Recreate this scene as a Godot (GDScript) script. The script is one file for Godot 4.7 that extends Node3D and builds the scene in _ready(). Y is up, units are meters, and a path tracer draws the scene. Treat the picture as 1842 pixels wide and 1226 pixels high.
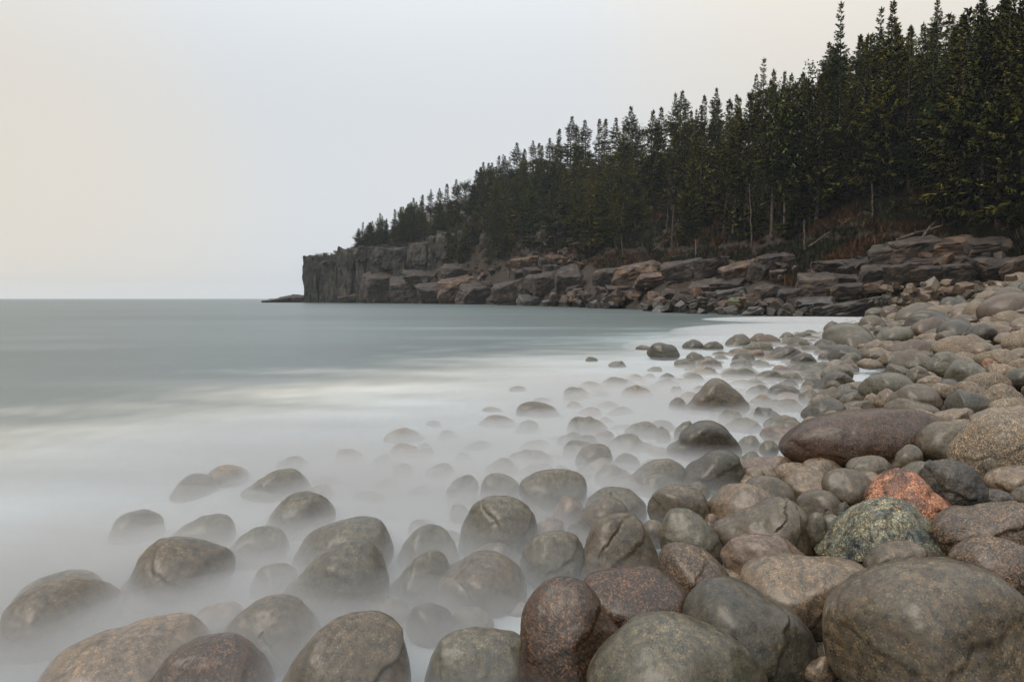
extends Node3D
# A boulder beach under an overcast sky: milky surf round rounded granite boulders, ledges, a sea cliff and a spruce wood.

const FOCAL := 1228.0            # focal length in pixels of the 1842 x 1226 photograph
const EYE := Vector3(0, 1.5, 0)
const PITCH := -0.0622           # the horizon stands above the middle of the picture
const TRACE := 640.0 / 1842.0    # scale of the enlarged views that outlines were read from
const ORIGIN := {"A": Vector2(0, 800), "B": Vector2(600, 800), "C": Vector2(1202, 800), "D": Vector2(1202, 500), "E": Vector2(780, 560)}

var rng := RandomNumberGenerator.new()
var noise := FastNoiseLite.new()
var mats := {}
var used_names := {}
var templates := {}
var footprints: Array[Vector3] = []   # x, z, radius of boulders already standing

# ---------------------------------------------------------------- helpers
func pixel_ray(px: float, py: float) -> Vector3:
	return Vector3((px - 921.0) / FOCAL, -(py - 613.0) / FOCAL, -1.0).rotated(Vector3.RIGHT, PITCH)

func at_depth(px: float, py: float, d: float) -> Vector3:
	var r := pixel_ray(px, py)
	return EYE + r * (d / -r.z)

func horizon_offset(py: float) -> float:   # rise per metre of depth of a pixel row
	var r := pixel_ray(921.0, py)
	return r.y / -r.z

func table(t: Array, k: float, col: int) -> float:
	if k <= t[0][0]:
		return t[0][col]
	for i in range(1, t.size()):
		if k <= t[i][0]:
			var f: float = (k - t[i - 1][0]) / (t[i][0] - t[i - 1][0])
			return lerpf(t[i - 1][col], t[i][col], f)
	return t[t.size() - 1][col]

func numbered(called: String) -> String:
	var n: int = used_names.get(called, 0)
	used_names[called] = n + 1
	return called if n == 0 else "%s_%03d" % [called, n]

func tag(o: Node3D, label: String, category: String, group := "", kind := "") -> void:
	if label: o.set_meta("label", label)
	if category: o.set_meta("category", category)
	if group: o.set_meta("group", group)
	if kind: o.set_meta("kind", kind)

func part(called: String, mesh: Mesh, mat: Material, parent: Node) -> MeshInstance3D:
	var o := MeshInstance3D.new()
	o.name = called
	o.mesh = mesh
	o.material_override = mat
	parent.add_child(o, true)
	return o

func thing(called: String, label: String, category: String, group := "") -> Node3D:
	var o := Node3D.new()
	o.name = numbered(called)
	add_child(o)
	tag(o, label, category, group)
	return o

func solo(called: String, mesh: Mesh, mat: Material, label: String, category: String, group := "", kind := "") -> MeshInstance3D:
	var o := part(numbered(called), mesh, mat, self)
	tag(o, label, category, group, kind)
	return o

func mesh_from(v: PackedVector3Array, n: PackedVector3Array, idx: PackedInt32Array, c := PackedColorArray()) -> ArrayMesh:
	var a := []
	a.resize(Mesh.ARRAY_MAX)
	a[Mesh.ARRAY_VERTEX] = v
	if n.size(): a[Mesh.ARRAY_NORMAL] = n
	if c.size(): a[Mesh.ARRAY_COLOR] = c
	a[Mesh.ARRAY_INDEX] = idx
	var m := ArrayMesh.new()
	m.add_surface_from_arrays(Mesh.PRIMITIVE_TRIANGLES, a)
	return m

func smooth_normals(v: PackedVector3Array, idx: PackedInt32Array) -> PackedVector3Array:
	var n := PackedVector3Array()
	n.resize(v.size())
	for k in range(0, idx.size(), 3):
		var a := idx[k]
		var b := idx[k + 1]
		var c := idx[k + 2]
		var f := (v[c] - v[a]).cross(v[b] - v[a])
		n[a] += f
		n[b] += f
		n[c] += f
	for k in n.size():
		n[k] = n[k].normalized()
	return n

# A sphere of welded cube faces: [directions, indices]
func cube_sphere(n: int) -> Array:
	if templates.has(n):
		return templates[n]
	var dirs := PackedVector3Array()
	var idx := PackedInt32Array()
	var seen := {}
	for face in 6:
		var grid := []
		for j in n + 1:
			for i in n + 1:
				var u := tan((float(i) / n * 2.0 - 1.0) * PI / 4.0)
				var w := tan((float(j) / n * 2.0 - 1.0) * PI / 4.0)
				var p: Vector3
				match face:
					0: p = Vector3(1, w, -u)
					1: p = Vector3(-1, w, u)
					2: p = Vector3(u, 1, -w)
					3: p = Vector3(u, -1, w)
					4: p = Vector3(u, w, 1)
					_: p = Vector3(-u, w, -1)
				p = p.normalized()
				var key := Vector3i((p * 20000.0).round())
				if not seen.has(key):
					seen[key] = dirs.size()
					dirs.append(p)
				grid.append(seen[key])
		for j in n:
			for i in n:
				var a: int = grid[j * (n + 1) + i]
				var b: int = grid[j * (n + 1) + i + 1]
				var c: int = grid[(j + 1) * (n + 1) + i + 1]
				var d: int = grid[(j + 1) * (n + 1) + i]
				idx.append_array([a, c, b, a, d, c])
	templates[n] = [dirs, idx]
	return templates[n]

# ---------------------------------------------------------------- the lie of the land
const SHORE := [[-6.0, -4.0], [0.0, -1.3], [2.67, -0.15], [5.0, 1.2], [8.0, 3.0], [11.3, 4.9], [22.0, 11.2], [43.0, 23.5], [60.0, 33.0], [90.0, 50.0]]

func inland(x: float, d: float) -> float:
	return (x - table(SHORE, d, 1)) * 0.88

func beach(x: float, d: float) -> float:
	var i := inland(x, d)
	if i <= 0.0:
		return 0.1 * maxf(i, -14.0)
	return 0.17 * i + 0.012 * minf(i, 12.0) * minf(i, 12.0)

# px of the photograph -> depth of the waterline, depth and height of the foot of the wood
# columns: px, waterline depth, foot depth, foot py, skyline py
const COAST := [
	[380, 270, 285, 560, 600], [470, 262, 278, 560, 600], [548, 250, 262, 556, 600], [560, 243, 252, 463, 450], [600, 238, 247, 457, 440], [650, 230, 240, 443, 402], [750, 205, 222, 438, 352],
	[850, 178, 200, 430, 298], [950, 142, 176, 425, 250], [1050, 110, 150, 440, 222], [1120, 96, 130, 452, 215], [1200, 72, 112, 450, 195], [1350, 60, 90, 440, 130],
	[1500, 55, 74, 424, 40], [1600, 52, 66, 418, 30], [1700, 50, 60, 424, 0], [1842, 47, 53, 436, -60], [2100, 42, 47, 440, -90], [2600, 32, 36, 440, -120]]

func foot_height(px: float) -> float:
	var d := table(COAST, px, 2)
	return EYE.y + horizon_offset(table(COAST, px, 3)) * d

func land_height(px: float, d: float) -> float:
	var dw := table(COAST, px, 1)
	var df := table(COAST, px, 2)
	var yf := foot_height(px)
	var x := (px - 921.0) / FOCAL * d
	if d < df:
		var t := clampf((d - dw) / (df - dw), -0.3, 1.0)
		var y := lerpf(-0.8, yf, t) if t > 0.0 else -0.8 + t * 6.0
		if px < 760.0:
			y = minf(y, lerpf(-0.6, 2.5, t)) if t < 0.97 else yf
		return y - 0.6
	var slope := lerpf(0.22, 0.46, clampf((px - 560.0) / 350.0, 0.0, 1.0))
	var e := d - df
	var y2 := yf + slope * e - maxf(0.0, e - 60.0) * slope * 0.8
	# the ground stays below the tree tops that make the skyline
	var cap := EYE.y + horizon_offset(table(COAST, px, 4)) * d - lerpf(10.0, 16.0, clampf((px - 640.0) / 700.0, 0.0, 1.0))
	y2 = minf(y2, maxf(cap, yf - e * 0.08))
	return y2 + noise.get_noise_2d(x * 3.0, d * 3.0) * 0.8

func pixel_column(x: float, d: float) -> float:
	return x / d * FOCAL + 921.0

# ---------------------------------------------------------------- materials
func tile(size: int, freq: float, octaves: int, kind := FastNoiseLite.TYPE_SIMPLEX_SMOOTH, sd := 1) -> PackedByteArray:
	var f := FastNoiseLite.new()
	f.seed = sd
	f.noise_type = kind
	f.frequency = freq
	f.fractal_octaves = octaves
	if octaves == 1:
		f.fractal_type = FastNoiseLite.FRACTAL_NONE
	if kind == FastNoiseLite.TYPE_CELLULAR:
		f.cellular_return_type = FastNoiseLite.RETURN_CELL_VALUE
	var im := f.get_seamless_image(size, size, false, false, 0.12, true)
	im.convert(Image.FORMAT_L8)
	return im.get_data()

func texture(size: int, rgb_bytes: PackedByteArray) -> ImageTexture:
	return ImageTexture.create_from_image(Image.create_from_data(size, size, false, Image.FORMAT_RGB8, rgb_bytes))

# grains of feldspar, quartz and mica over a cloudy ground; the mean is near 0.6 of white
func granite(size: int, dark_share: float, light_share: float, contrast: float, warm: float, sd: int) -> ImageTexture:
	var fine := tile(size, 0.22, 1, FastNoiseLite.TYPE_CELLULAR, sd)
	var grain := tile(size, 0.11, 1, FastNoiseLite.TYPE_CELLULAR, sd + 3)
	var cloud := tile(size, 0.012, 4, FastNoiseLite.TYPE_SIMPLEX_SMOOTH, sd + 5)
	var out := PackedByteArray()
	out.resize(size * size * 3)
	var dark_below := dark_share * 255.0
	var light_above := 255.0 - light_share * 255.0
	for k in size * size:
		var v := 150.0 + (fine[k] - 128.0) * 0.22 * contrast + (cloud[k] - 128.0) * 0.30
		var g := float(grain[k])
		var r := 0.0
		if g < dark_below:
			v -= 62.0 * contrast
		elif g > light_above:
			v += 70.0 * contrast
			r = warm
		elif fine[k] < 40:
			v -= 30.0 * contrast
		var w := (cloud[k] - 128.0) * 0.12 * warm
		out[k * 3] = clampi(int(v + w + r * 8.0), 0, 255)
		out[k * 3 + 1] = clampi(int(v), 0, 255)
		out[k * 3 + 2] = clampi(int(v - w - r * 10.0), 0, 255)
	return texture(size, out)

# broad stains and weathering, used as a multiplying layer
func stains(size: int, sd: int, strength: float) -> ImageTexture:
	var a := tile(size, 0.010, 5, FastNoiseLite.TYPE_SIMPLEX_SMOOTH, sd)
	var b := tile(size, 0.028, 4, FastNoiseLite.TYPE_PERLIN, sd + 7)
	var c := tile(size, 0.09, 2, FastNoiseLite.TYPE_SIMPLEX, sd + 9)
	var out := PackedByteArray()
	out.resize(size * size * 3)
	for k in size * size:
		var v := 205.0 + (a[k] - 128.0) * 0.42 * strength + (b[k] - 128.0) * 0.25 * strength + (c[k] - 128.0) * 0.10
		if b[k] < 84:
			v -= (84 - b[k]) * 1.7 * strength
		var w := (a[k] - b[k]) * 0.10 * strength
		out[k * 3] = clampi(int(v + w), 0, 255)
		out[k * 3 + 1] = clampi(int(v + w * 0.2), 0, 255)
		out[k * 3 + 2] = clampi(int(v - w), 0, 255)
	return texture(size, out)

# bedded, fractured rock: streaks along the bedding with dark joints
func bedded(size: int, sd: int) -> ImageTexture:
	var a := tile(size, 0.008, 5, FastNoiseLite.TYPE_SIMPLEX_SMOOTH, sd)
	var b := tile(size, 0.05, 4, FastNoiseLite.TYPE_PERLIN, sd + 2)
	var c := tile(size, 0.2, 2, FastNoiseLite.TYPE_SIMPLEX, sd + 4)
	var out := PackedByteArray()
	out.resize(size * size * 3)
	for y in size:
		for x in size:
			var k := y * size + x
			var s := b[((y * 4) % size) * size + (x / 2) % size]
			var v := 165.0 + (a[k] - 128.0) * 0.55 + (s - 128.0) * 0.28 + (c[k] - 128.0) * 0.3
			if s < 80:
				v -= (80 - s) * 1.2
			var w := (a[(k * 3) % (size * size)] - 128.0) * 0.12
			out[k * 3] = clampi(int(v + w), 0, 255)
			out[k * 3 + 1] = clampi(int(v), 0, 255)
			out[k * 3 + 2] = clampi(int(v - w), 0, 255)
	return texture(size, out)

func rock_material(called: String, linear_color: Color, tex: Texture2D, scale: float, over: Texture2D, over_scale: float, rough: float, relief: float) -> StandardMaterial3D:
	var m := StandardMaterial3D.new()
	m.resource_name = called
	m.albedo_color = (linear_color * Color(1.05, 1.0, 0.84)).linear_to_srgb()
	m.albedo_texture = tex
	m.uv1_triplanar = true
	m.uv1_world_triplanar = true
	m.uv1_scale = Vector3.ONE * scale
	m.uv1_triplanar_sharpness = 3.0
	m.uv2_triplanar = true
	m.uv2_world_triplanar = true
	m.uv2_scale = Vector3.ONE * over_scale
	m.uv2_triplanar_sharpness = 2.0
	if over:
		m.detail_enabled = true
		m.detail_albedo = over
		m.detail_blend_mode = BaseMaterial3D.BLEND_MODE_MUL
		m.detail_uv_layer = BaseMaterial3D.DETAIL_UV_2
	m.roughness = rough
	m.metallic_specular = 0.5
	if relief > 0.0:
		m.heightmap_enabled = true
		m.heightmap_texture = tex
		m.heightmap_scale = relief
	mats[called] = m
	return m

func plain_material(called: String, linear_color: Color, rough: float) -> StandardMaterial3D:
	var m := StandardMaterial3D.new()
	m.resource_name = called
	m.albedo_color = linear_color.linear_to_srgb()
	m.roughness = rough
	mats[called] = m
	return m

func make_materials() -> void:
	var g1 := granite(768, 0.14, 0.10, 0.6, 0.5, 11)
	var g2 := granite(768, 0.30, 0.14, 1.05, 0.9, 41)
	var st := stains(640, 23, 0.42)
	var st2 := stains(512, 77, 1.9)
	var bd := bedded(768, 5)
	# real base colours, divided by the mean of the two layers (about 0.30 x 0.60)
	var k := 3.9
	rock_material("grey_granite", Color(0.098, 0.089, 0.070) * k, g1, 2.8, st, 0.55, 0.37, 0.10)
	rock_material("brown_granite", Color(0.098, 0.078, 0.058) * k, g1, 2.7, st, 0.6, 0.37, 0.10)
	rock_material("dark_granite", Color(0.060, 0.053, 0.042) * k, g1, 2.8, st, 0.55, 0.37, 0.10)
	rock_material("speckled_brown_granite", Color(0.062, 0.035, 0.022) * k, g2, 2.1, st, 0.7, 0.37, 0.12)
	rock_material("tan_granite", Color(0.162, 0.122, 0.093) * k, g1, 2.7, st, 0.6, 0.37, 0.10)
	rock_material("pale_granite", Color(0.188, 0.148, 0.116) * k, g2, 2.8, st, 0.5, 0.62, 0.12)
	rock_material("pink_granite", Color(0.140, 0.098, 0.078) * k, g1, 2.7, st, 0.6, 0.37, 0.10)
	rock_material("reddish_granite", Color(0.098, 0.068, 0.050) * k, g2, 2.7, st, 0.6, 0.37, 0.12)
	rock_material("orange_granite", Color(0.250, 0.112, 0.068) * k, g2, 2.5, st2, 0.9, 0.55, 0.16)
	rock_material("lichen_granite", Color(0.142, 0.142, 0.116) * k, g2, 2.3, st2, 1.3, 0.65, 0.30)
	rock_material("black_rock", Color(0.042, 0.036, 0.030) * k, g2, 2.3, st2, 1.1, 0.42, 0.30)
	rock_material("ledge_rock", Color(0.038, 0.0255, 0.0195) * 3.6, bd, 0.16, st2, 0.06, 0.75, 2.5)
	rock_material("ledge_rock_pale_lit", Color(0.082, 0.049, 0.033) * 3.6, bd, 0.16, st2, 0.06, 0.75, 2.5)  # paler copy of the ledge rock; light caught on tops is in its colour
	rock_material("wet_rock", Color(0.036, 0.029, 0.023) * 3.6, bd, 0.25, st2, 0.1, 0.42, 2.0)
	rock_material("mossy_rock", Color(0.085, 0.098, 0.036) * 3.6, bd, 0.25, st2, 0.2, 0.7, 2.0)
	rock_material("cliff_rock", Color(0.037, 0.033, 0.027) * 3.6, bd, 0.07, st2, 0.035, 0.85, 6.0)
	rock_material("forest_floor", Color(0.020, 0.0125, 0.0075) * 3.6, st2, 0.35, st, 0.05, 0.95, 4.0)
	rock_material("beach_bed", Color(0.060, 0.052, 0.044) * k, g2, 0.9, st2, 0.4, 0.6, 1.0)
	rock_material("bark", Color(0.085, 0.066, 0.052) * 3.6, bd, 0.8, st2, 0.4, 0.9, 1.0)
	rock_material("bleached_wood", Color(0.16, 0.14, 0.12) * 3.0, bd, 1.2, st, 0.6, 0.85, 0.6)
	for t in [["needles_dark", Color(0.98, 1.04, 0.66)], ["needles_olive", Color(1.28, 1.12, 0.58)], ["needles_yellow", Color(1.55, 1.36, 0.62)]]:
		var nm := StandardMaterial3D.new()
		nm.resource_name = t[0]
		nm.albedo_color = (t[1] * 1.22).linear_to_srgb()
		nm.backlight_enabled = true
		nm.backlight = Color(0.6, 0.6, 0.6)
		nm.vertex_color_use_as_albedo = true
		nm.roughness = 0.85
		nm.metallic_specular = 0.25
		nm.cull_mode = BaseMaterial3D.CULL_DISABLED
		mats[t[0]] = nm
	var needles := StandardMaterial3D.new()
	needles.resource_name = "needles"
	needles.vertex_color_use_as_albedo = true
	needles.roughness = 0.85
	needles.metallic_specular = 0.25
	needles.cull_mode = BaseMaterial3D.CULL_DISABLED
	mats["needles"] = needles
	var dry := needles.duplicate() as StandardMaterial3D
	dry.resource_name = "dry_grass"
	mats["dry_grass"] = dry

# ---------------------------------------------------------------- sky, air, camera
func overcast() -> ImageTexture:
	var w := 512
	var h := 256
	var im := Image.create(w, h, false, Image.FORMAT_RGBF)
	var f := FastNoiseLite.new()
	f.seed = 8
	f.frequency = 0.6
	f.fractal_octaves = 2
	for y in h:
		var up := sin((0.5 - (y + 0.5) / h) * PI)
		for x in w:
			var az := (x + 0.5) / w * TAU
			var e := sqrt(1.0 - up * up)
			var p := Vector3(cos(az) * e, up * 1.8, sin(az) * e)
			var n := f.get_noise_3dv(p)
			var b := 0.74 + 1.05 * smoothstep(0.22, 1.0, up) + 0.05 * n
			var seen := Vector3(-cos(az + PI * 0.5) * e, up, -sin(az + PI * 0.5) * e)
			var warm := clampf(0.0 + 0.9 * smoothstep(0.84, 1.0, seen.dot(Vector3(-0.74, 0.08, -0.67))) + 0.8 * smoothstep(0.84, 1.0, seen.dot(Vector3(0.52, 0.45, -0.73))) + 0.4 * f.get_noise_3dv(p), 0.0, 1.0)
			var c := Color(0.95, 1.0, 1.05).lerp(Color(1.10, 0.998, 0.845), warm)
			im.set_pixel(x, y, Color(c.r * b, c.g * b, c.b * b))
	return ImageTexture.create_from_image(im)

func make_camera_and_light() -> void:
	var cam := Camera3D.new()
	cam.name = "camera"
	cam.position = EYE
	cam.rotation.x = PITCH
	cam.fov = rad_to_deg(2.0 * atan(613.0 / FOCAL))
	cam.near = 0.05
	cam.far = 8000.0
	add_child(cam)
	cam.current = true
	var env := Environment.new()
	env.background_mode = Environment.BG_SKY
	var sky := Sky.new()
	var pano := PanoramaSkyMaterial.new()
	pano.panorama = overcast()
	sky.sky_material = pano
	env.sky = sky
	env.background_energy_multiplier = 1.0
	env.tonemap_mode = Environment.TONE_MAPPER_LINEAR
	env.tonemap_exposure = 1.0
	env.fog_enabled = true
	env.fog_density = 0.00022
	env.fog_light_color = Color(0.95, 0.98, 1.0)
	env.volumetric_fog_enabled = true
	env.volumetric_fog_density = 0.0
	env.sdfgi_enabled = true
	env.ssao_enabled = true
	env.ssil_enabled = true
	var we := WorldEnvironment.new()
	we.name = "world_environment"
	we.environment = env
	add_child(we)
	var sun := DirectionalLight3D.new()
	sun.name = "veiled_sun"
	sun.light_energy = 0.5
	sun.light_color = Color(1.0, 0.95, 0.88)
	sun.light_angular_distance = 28.0
	sun.shadow_enabled = true
	sun.rotation_degrees = Vector3(-52, -62, 0)
	add_child(sun)

# ---------------------------------------------------------------- sea and mist
func make_sea() -> void:
	var cols: Array[float] = []
	var a := -180.0
	while a < 180.0:
		cols.append(a)
		a += 0.5 if absf(a + 0.01) < 48.0 else 6.0
	cols.append(180.0)
	var rows := 300
	var nc := cols.size()
	var v := PackedVector3Array()
	var c := PackedColorArray()
	var idx := PackedInt32Array()
	var f := FastNoiseLite.new()
	f.seed = 3
	f.frequency = 0.1
	f.fractal_octaves = 4
	var deep := Color(0.056, 0.078, 0.076)
	var foam := Color(0.435, 0.49, 0.51)
	var warm_foam := Color(0.51, 0.47, 0.405)
	for j in rows:
		var d := 0.3 * pow(3000.0 / 0.3, float(j) / (rows - 1))
		for i in nc:
			var az := deg_to_rad(cols[i])
			var p := Vector3(sin(az) * d, 0.0, -cos(az) * d)
			var off := table(SHORE, -p.z, 1) - p.x
			var n := f.get_noise_2d(p.x * 0.8, p.z * 2.6) + 0.55 * f.get_noise_2d(p.x * 2.4 + 50.0, p.z * 11.0) + 0.35 * f.get_noise_2d(p.x * 6.0, p.z * 26.0 + 70.0)
			var k := 1.0 - smoothstep(1.5, 13.0, off + n * 3.6)
			# the surf breaks on the boulder beach; the deep water under the ledges stays calm
			k *= 1.0 - smoothstep(20.0, 54.0, -p.z - off * 0.4 + n * 18.0)
			# thin drifts of foam left behind farther out
			var drift := smoothstep(0.05, 0.6, f.get_noise_2d(p.x * 0.25 + 9.0, p.z * 1.1)) * 0.20 * (1.0 - smoothstep(8.0, 45.0, off))
			k = clampf(k * (1.0 - 0.30 * smoothstep(-0.1, 0.5, f.get_noise_2d(p.x * 1.5 + 20.0, p.z * 7.0))) + drift + maxf(n, 0.0) * 0.05, 0.0, 1.0)
			var warm_share := smoothstep(3.0, 8.0, off + n * 2.0) * (1.0 - smoothstep(10.0, 26.0, -p.z))  # near foam turns warmer in tone away from the shore
			var fc := foam.lerp(warm_foam, warm_share)
			var dc := deep * (1.0 + 0.5 * f.get_noise_2d(p.x * 0.1 + 3.0, p.z * 0.35))
			v.append(p)
			c.append(dc.lerp(fc, k))
	for j in rows - 1:
		for i in nc - 1:
			var q := j * nc + i
			idx.append_array([q, q + nc, q + nc + 1, q, q + nc + 1, q + 1])
	var n_up := PackedVector3Array()
	n_up.resize(v.size())
	n_up.fill(Vector3.UP)
	var m := StandardMaterial3D.new()
	m.resource_name = "sea_water"
	m.vertex_color_use_as_albedo = true
	m.roughness = 0.38
	m.metallic_specular = 0.5
	var s := part("sea", mesh_from(v, n_up, idx, c), m, self)
	tag(s, "smooth milky grey sea with white foam along the boulder beach", "sea", "", "structure")

func mist(at: Vector3, size: Vector3, density: float, turn := 0.0, tint := Color(1, 1, 1)) -> void:
	var o := FogVolume.new()
	o.name = numbered("mist")
	o.shape = RenderingServer.FOG_VOLUME_SHAPE_ELLIPSOID
	o.size = size * 2.0
	o.position = at
	o.rotation.y = turn
	var m := FogMaterial.new()
	m.resource_name = "surf_mist"
	m.density = density
	m.albedo = tint
	o.material = m
	add_child(o)
	tag(o, "low white veil of surf mist lying round the boulders", "mist", "veils of surf mist over the shallows", "stuff")

func make_mist() -> void:
	# banks of veils lying along the shoreline, thicker near the beach and thinning out to sea
	for k in 46:
		var d := 2.4 + 12.0 * pow(rng.randf(), 1.5)
		var off := rng.randf_range(-0.5, 0.9) + 3.2 * pow(rng.randf(), 1.1)
		var x := table(SHORE, d, 1) - off
		var r := rng.randf_range(0.7, 1.7) * (0.55 + d * 0.11)
		var h := rng.randf_range(0.14, 0.40) / (0.62 + d * 0.13)
		var s := rng.randf_range(1.0, 2.2) * (0.75 if off < 0.3 else 1.0)
		var warm := clampf((off - 2.2) / 2.5, 0.0, 1.0) * clampf(1.6 - d * 0.12, 0.0, 1.0)
		s *= lerpf(0.36, 0.30, clampf((d - 4.0) / 6.0, 0.0, 1.0))
		var turn := rng.randf_range(-0.6, -0.1)
		var tint := Color(1, 1, 1).lerp(Color(1.0, 0.955, 0.885), warm)
		mist(Vector3(x, 0.0, -d), Vector3(r * 1.45, h, r * 1.1), s * 0.5, turn, tint)
		if d < 6.0:
			mist(Vector3(x, 0.0, -d), Vector3(r, h * 0.72, r * 0.76), s * 0.6, turn, tint)
	# the far side of the shallows, where the stones are nearly drowned
	for b in [[-3.6, 4.9, 1.5, 0.24, 1.0], [-2.5, 5.6, 1.6, 0.26, 0.9], [-1.6, 6.4, 1.8, 0.22, 0.9], [-1.9, 7.4, 1.9, 0.20, 0.9], [-3.0, 6.6, 2.0, 0.2, 0.8], [-0.6, 7.6, 1.6, 0.2, 0.7], [0.3, 6.6, 1.3, 0.2, 0.6], [1.0, 9.0, 2.0, 0.16, 0.5]]:
		mist(Vector3(b[0], 0.0, -b[1]), Vector3(b[2] * 1.4, b[3], b[2]), b[4] * 0.26, -0.3, Color(0.985, 0.995, 1.0))
		mist(Vector3(b[0], 0.0, -b[1]), Vector3(b[2], b[3] * 0.7, b[2] * 0.7), b[4] * 0.34, -0.3, Color(0.985, 0.995, 1.0))
	for b in [[9.5, 21.0, 6.0, 7.0, 0.10], [14.5, 31.0, 7.0, 11.0, 0.13], [22.0, 46.0, 9.0, 7.0, 0.22]]:
		for s in [1.0, 0.6]:
			mist(Vector3(b[0], 0.0, -b[1]), Vector3(b[2], b[4] * s, b[3]), 0.45, -0.42)

# ---------------------------------------------------------------- boulders
const TINTS := {"g": "grey_granite", "b": "brown_granite", "d": "dark_granite", "x": "speckled_brown_granite", "t": "tan_granite", "w": "pale_granite", "p": "pink_granite", "r": "reddish_granite", "o": "orange_granite", "l": "lichen_granite", "k": "black_rock"}

# Where the sight line through a pixel meets the shallows or the beach
func contact_depth(px: float, py: float) -> float:
	var r := pixel_ray(px, py)
	var slope := r.y / -r.z
	var lo := 0.5
	var hi := 120.0
	for k in 40:
		var mid := (lo + hi) * 0.5
		var x := r.x / -r.z * mid
		if EYE.y + slope * mid > maxf(beach(x, mid), 0.0):
			lo = mid
		else:
			hi = mid
	return lo

# A closed outline (pixels) read as radius over angle, round its middle
func outline(pts: PackedVector2Array, base: float) -> Array:
	var x0 := INF
	var x1 := -INF
	var top := INF
	for p in pts:
		x0 = minf(x0, p.x)
		x1 = maxf(x1, p.x)
		top = minf(top, p.y)
	var c := Vector2((x0 + x1) * 0.5, lerpf(top, base, 0.56))
	var half := (x1 - x0) * 0.5
	var down := base - c.y
	var knots := []
	for p in pts:
		var q := Vector2(p.x - c.x, c.y - p.y)
		if q.length() > 1.0:
			knots.append([fposmod(q.angle(), TAU), q.length()])
	for deg in [200, 225, 250, 270, 290, 315, 340]:
		var a := deg_to_rad(deg)
		var far := true
		for kn in knots:
			if absf(angle_difference(kn[0], a)) < 0.38:
				far = false
		if far:
			var e := Vector2(cos(a) / (half * 0.98), sin(a) / down).length()
			knots.append([a, 1.0 / e])
	knots.sort_custom(func(p, q): return p[0] < q[0])
	var n := knots.size()
	var radius := PackedFloat32Array()
	for s in 128:
		var a := s / 128.0 * TAU
		var j := 0
		while j < n and knots[j][0] <= a:
			j += 1
		var k1: Array = knots[(j - 1 + n) % n]
		var k2: Array = knots[j % n]
		var k0: Array = knots[(j - 2 + n) % n]
		var k3: Array = knots[(j + 1) % n]
		var a1: float = k1[0] - (TAU if j == 0 else 0.0)
		var a2: float = k2[0] + (TAU if j == n else 0.0)
		var t := clampf((a - a1) / maxf(a2 - a1, 0.001), 0.0, 1.0)
		var r: float = cubic_interpolate(k1[1], k2[1], k0[1], k3[1], t)
		radius.append(clampf(r, 0.75 * minf(k1[1], k2[1]), 1.2 * maxf(k1[1], k2[1])))
	for pass_ in 2:
		var sm := radius.duplicate()
		for s in 128:
			sm[s] = (radius[(s + 127) % 128] + 2.0 * radius[s] + radius[(s + 1) % 128]) * 0.25
		radius = sm
	return [c, radius, half]

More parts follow.
